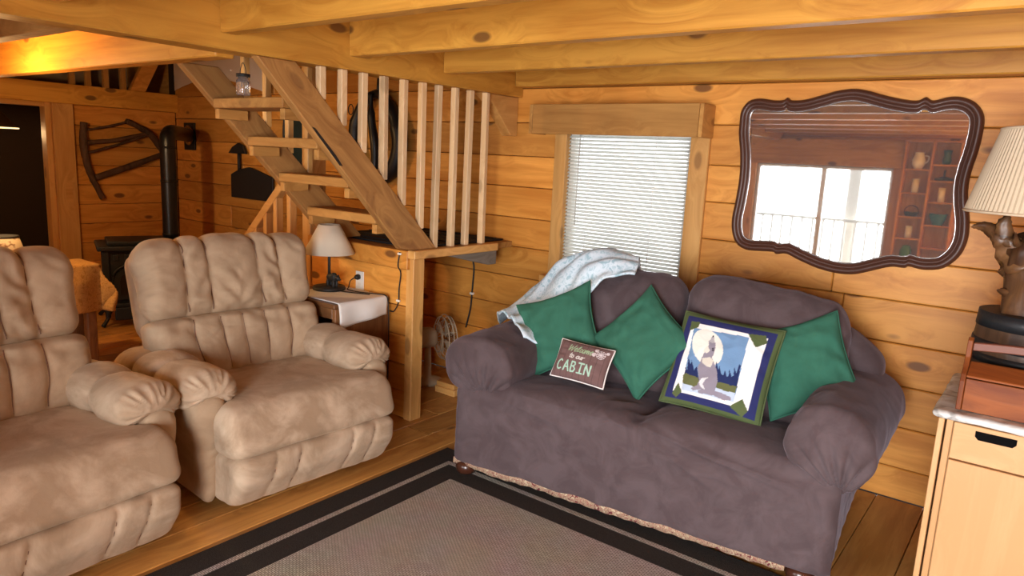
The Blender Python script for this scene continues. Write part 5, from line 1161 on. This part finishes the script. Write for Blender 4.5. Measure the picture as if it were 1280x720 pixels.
prism('lid', [(0.162, 0.116), (0.162, 0.124), (0.085, 0.158), (0.085, 0.148)], 'x', 0.017, 0.399, CHERRY['x'], sx_, 0.002)
hp = []
for i in range(13):
    x = 0.017+0.382*i/12; hp.append((x, 0.225+0.012*math.sin(PI*i/12)))
prism('carrying_handle', hp+[(x, z-0.028) for x, z in reversed(hp)], 'y', 0.068, 0.092, simple('brown_handle', (0.17, 0.055, 0.03), 0.5), sx_, 0.003)
tl = thing('barrel_lamp', 'table lamp of gnarled root standing in a small barrel with pleated shade', 'lamp', (-0.02, 3.16, ZT))
def bar(r, z, a): return r*(1-0.012*abs(math.sin(a*8))**8)
brl = lathe('barrel', [(0, 0), (0.150, 0), (0.168, 0.06), (0.178, 0.13), (0.178, 0.17), (0.170, 0.24), (0.160, 0.302), (0.145, 0.302), (0.145, 0.27), (0, 0.27)], DARKOAK['z'], tl, 64, fn=bar); brl['label'] = 'small dark stave barrel with black hoops'
for (z, r, hh) in ((0.035, 0.163, 0.03), (0.125, 0.180, 0.03), (0.175, 0.180, 0.03), (0.25, 0.172, 0.055)):
    lathe('hoop', [(r-0.004, z), (r+0.001, z), (r-0.003 if z > 0.15 else r+0.003, z+hh), (r-0.010, z+hh)], BLACKIRON, brl, 48)
def tr_(r, z, a): return r*(1+0.10*math.sin(3*a+z*9)+0.08*nz(math.cos(a)*2, math.sin(a)*2, z*10)+0.06*math.sin(7*a+2*math.sin(z*20))+0.10*abs(nz(math.cos(a)*5, math.sin(a)*5, z*22)))
lathe('root_trunk', [(0, 0.271), (0.110, 0.271), (0.104, 0.30), (0.100, 0.33), (0.097, 0.36), (0.096, 0.39), (0.098, 0.42), (0.104, 0.45), (0.112, 0.48), (0.120, 0.51), (0.122, 0.535), (0.112, 0.56), (0.092, 0.58), (0.06, 0.60), (0, 0.61)], ROOT['z'], tl, 72, fn=tr_)
RS = random.Random(5)
stubs = [((-0.06, -0.02, 0.47), (-0.125, -0.03, 0.555), (-0.18, -0.04, 0.60), 0.042), ((-0.12, -0.03, 0.55), (-0.13, -0.05, 0.61), (-0.125, -0.05, 0.66), 0.026), ((-0.13, -0.03, 0.57), (-0.19, -0.02, 0.605), (-0.235, -0.03, 0.60), 0.02), ((0.06, 0, 0.48), (0.12, 0.0, 0.56), (0.17, 0.02, 0.61), 0.04), ((-0.02, -0.06, 0.52), (-0.03, -0.12, 0.585), (0.05, -0.14, 0.615), 0.02), ((0.0, 0.05, 0.5), (0.0, 0.12, 0.55), (0.02, 0.15, 0.60), 0.03)]
for k in range(16):
    an = RS.uniform(-PI, 0.4); z0 = RS.uniform(0.36, 0.60); r0 = 0.085; r1 = r0+RS.uniform(0.03, 0.075)
    stubs.append(((r0*0.8*math.cos(an), r0*0.8*math.sin(an), z0), ((r0+r1)/2*math.cos(an+0.1), (r0+r1)/2*math.sin(an+0.1), z0+0.02), (r1*math.cos(an+0.25), r1*math.sin(an+0.25), z0+RS.uniform(0.02, 0.06)), RS.uniform(0.010, 0.02)))
for (a, b_, c_, r) in stubs: tube('root_stub', smoothpath([a, b_, c_], 7), [r*1.3, r*1.1, r, r*0.9, r*0.7, r*0.42, r*0.1], ROOT['x'], tl, 10, bump=0.9)
tube('stem', [(0.0, 0, 0.58), (0.0, 0, 0.95)], 0.009, simple('brass_stem', (0.35, 0.24, 0.10), 0.4, 0.8), tl, 10)
def pleat(r, z, a): return r*(1+0.006*math.cos(a*96))
lathe('pleated_shade', [(0.268, 0.664), (0.192, 0.958), (0.187, 0.958), (0.263, 0.664)], PLEAT, tl, 384, fn=pleat, smooth=False)
for (r, z) in ((0.269, 0.664), (0.192, 0.958)): tube('shade_binding', [(r*math.cos(a), r*math.sin(a), z) for a in np.linspace(0, 2*PI, 49)[:-1]], 0.005, PLEAT, tl, 6, closed=True)
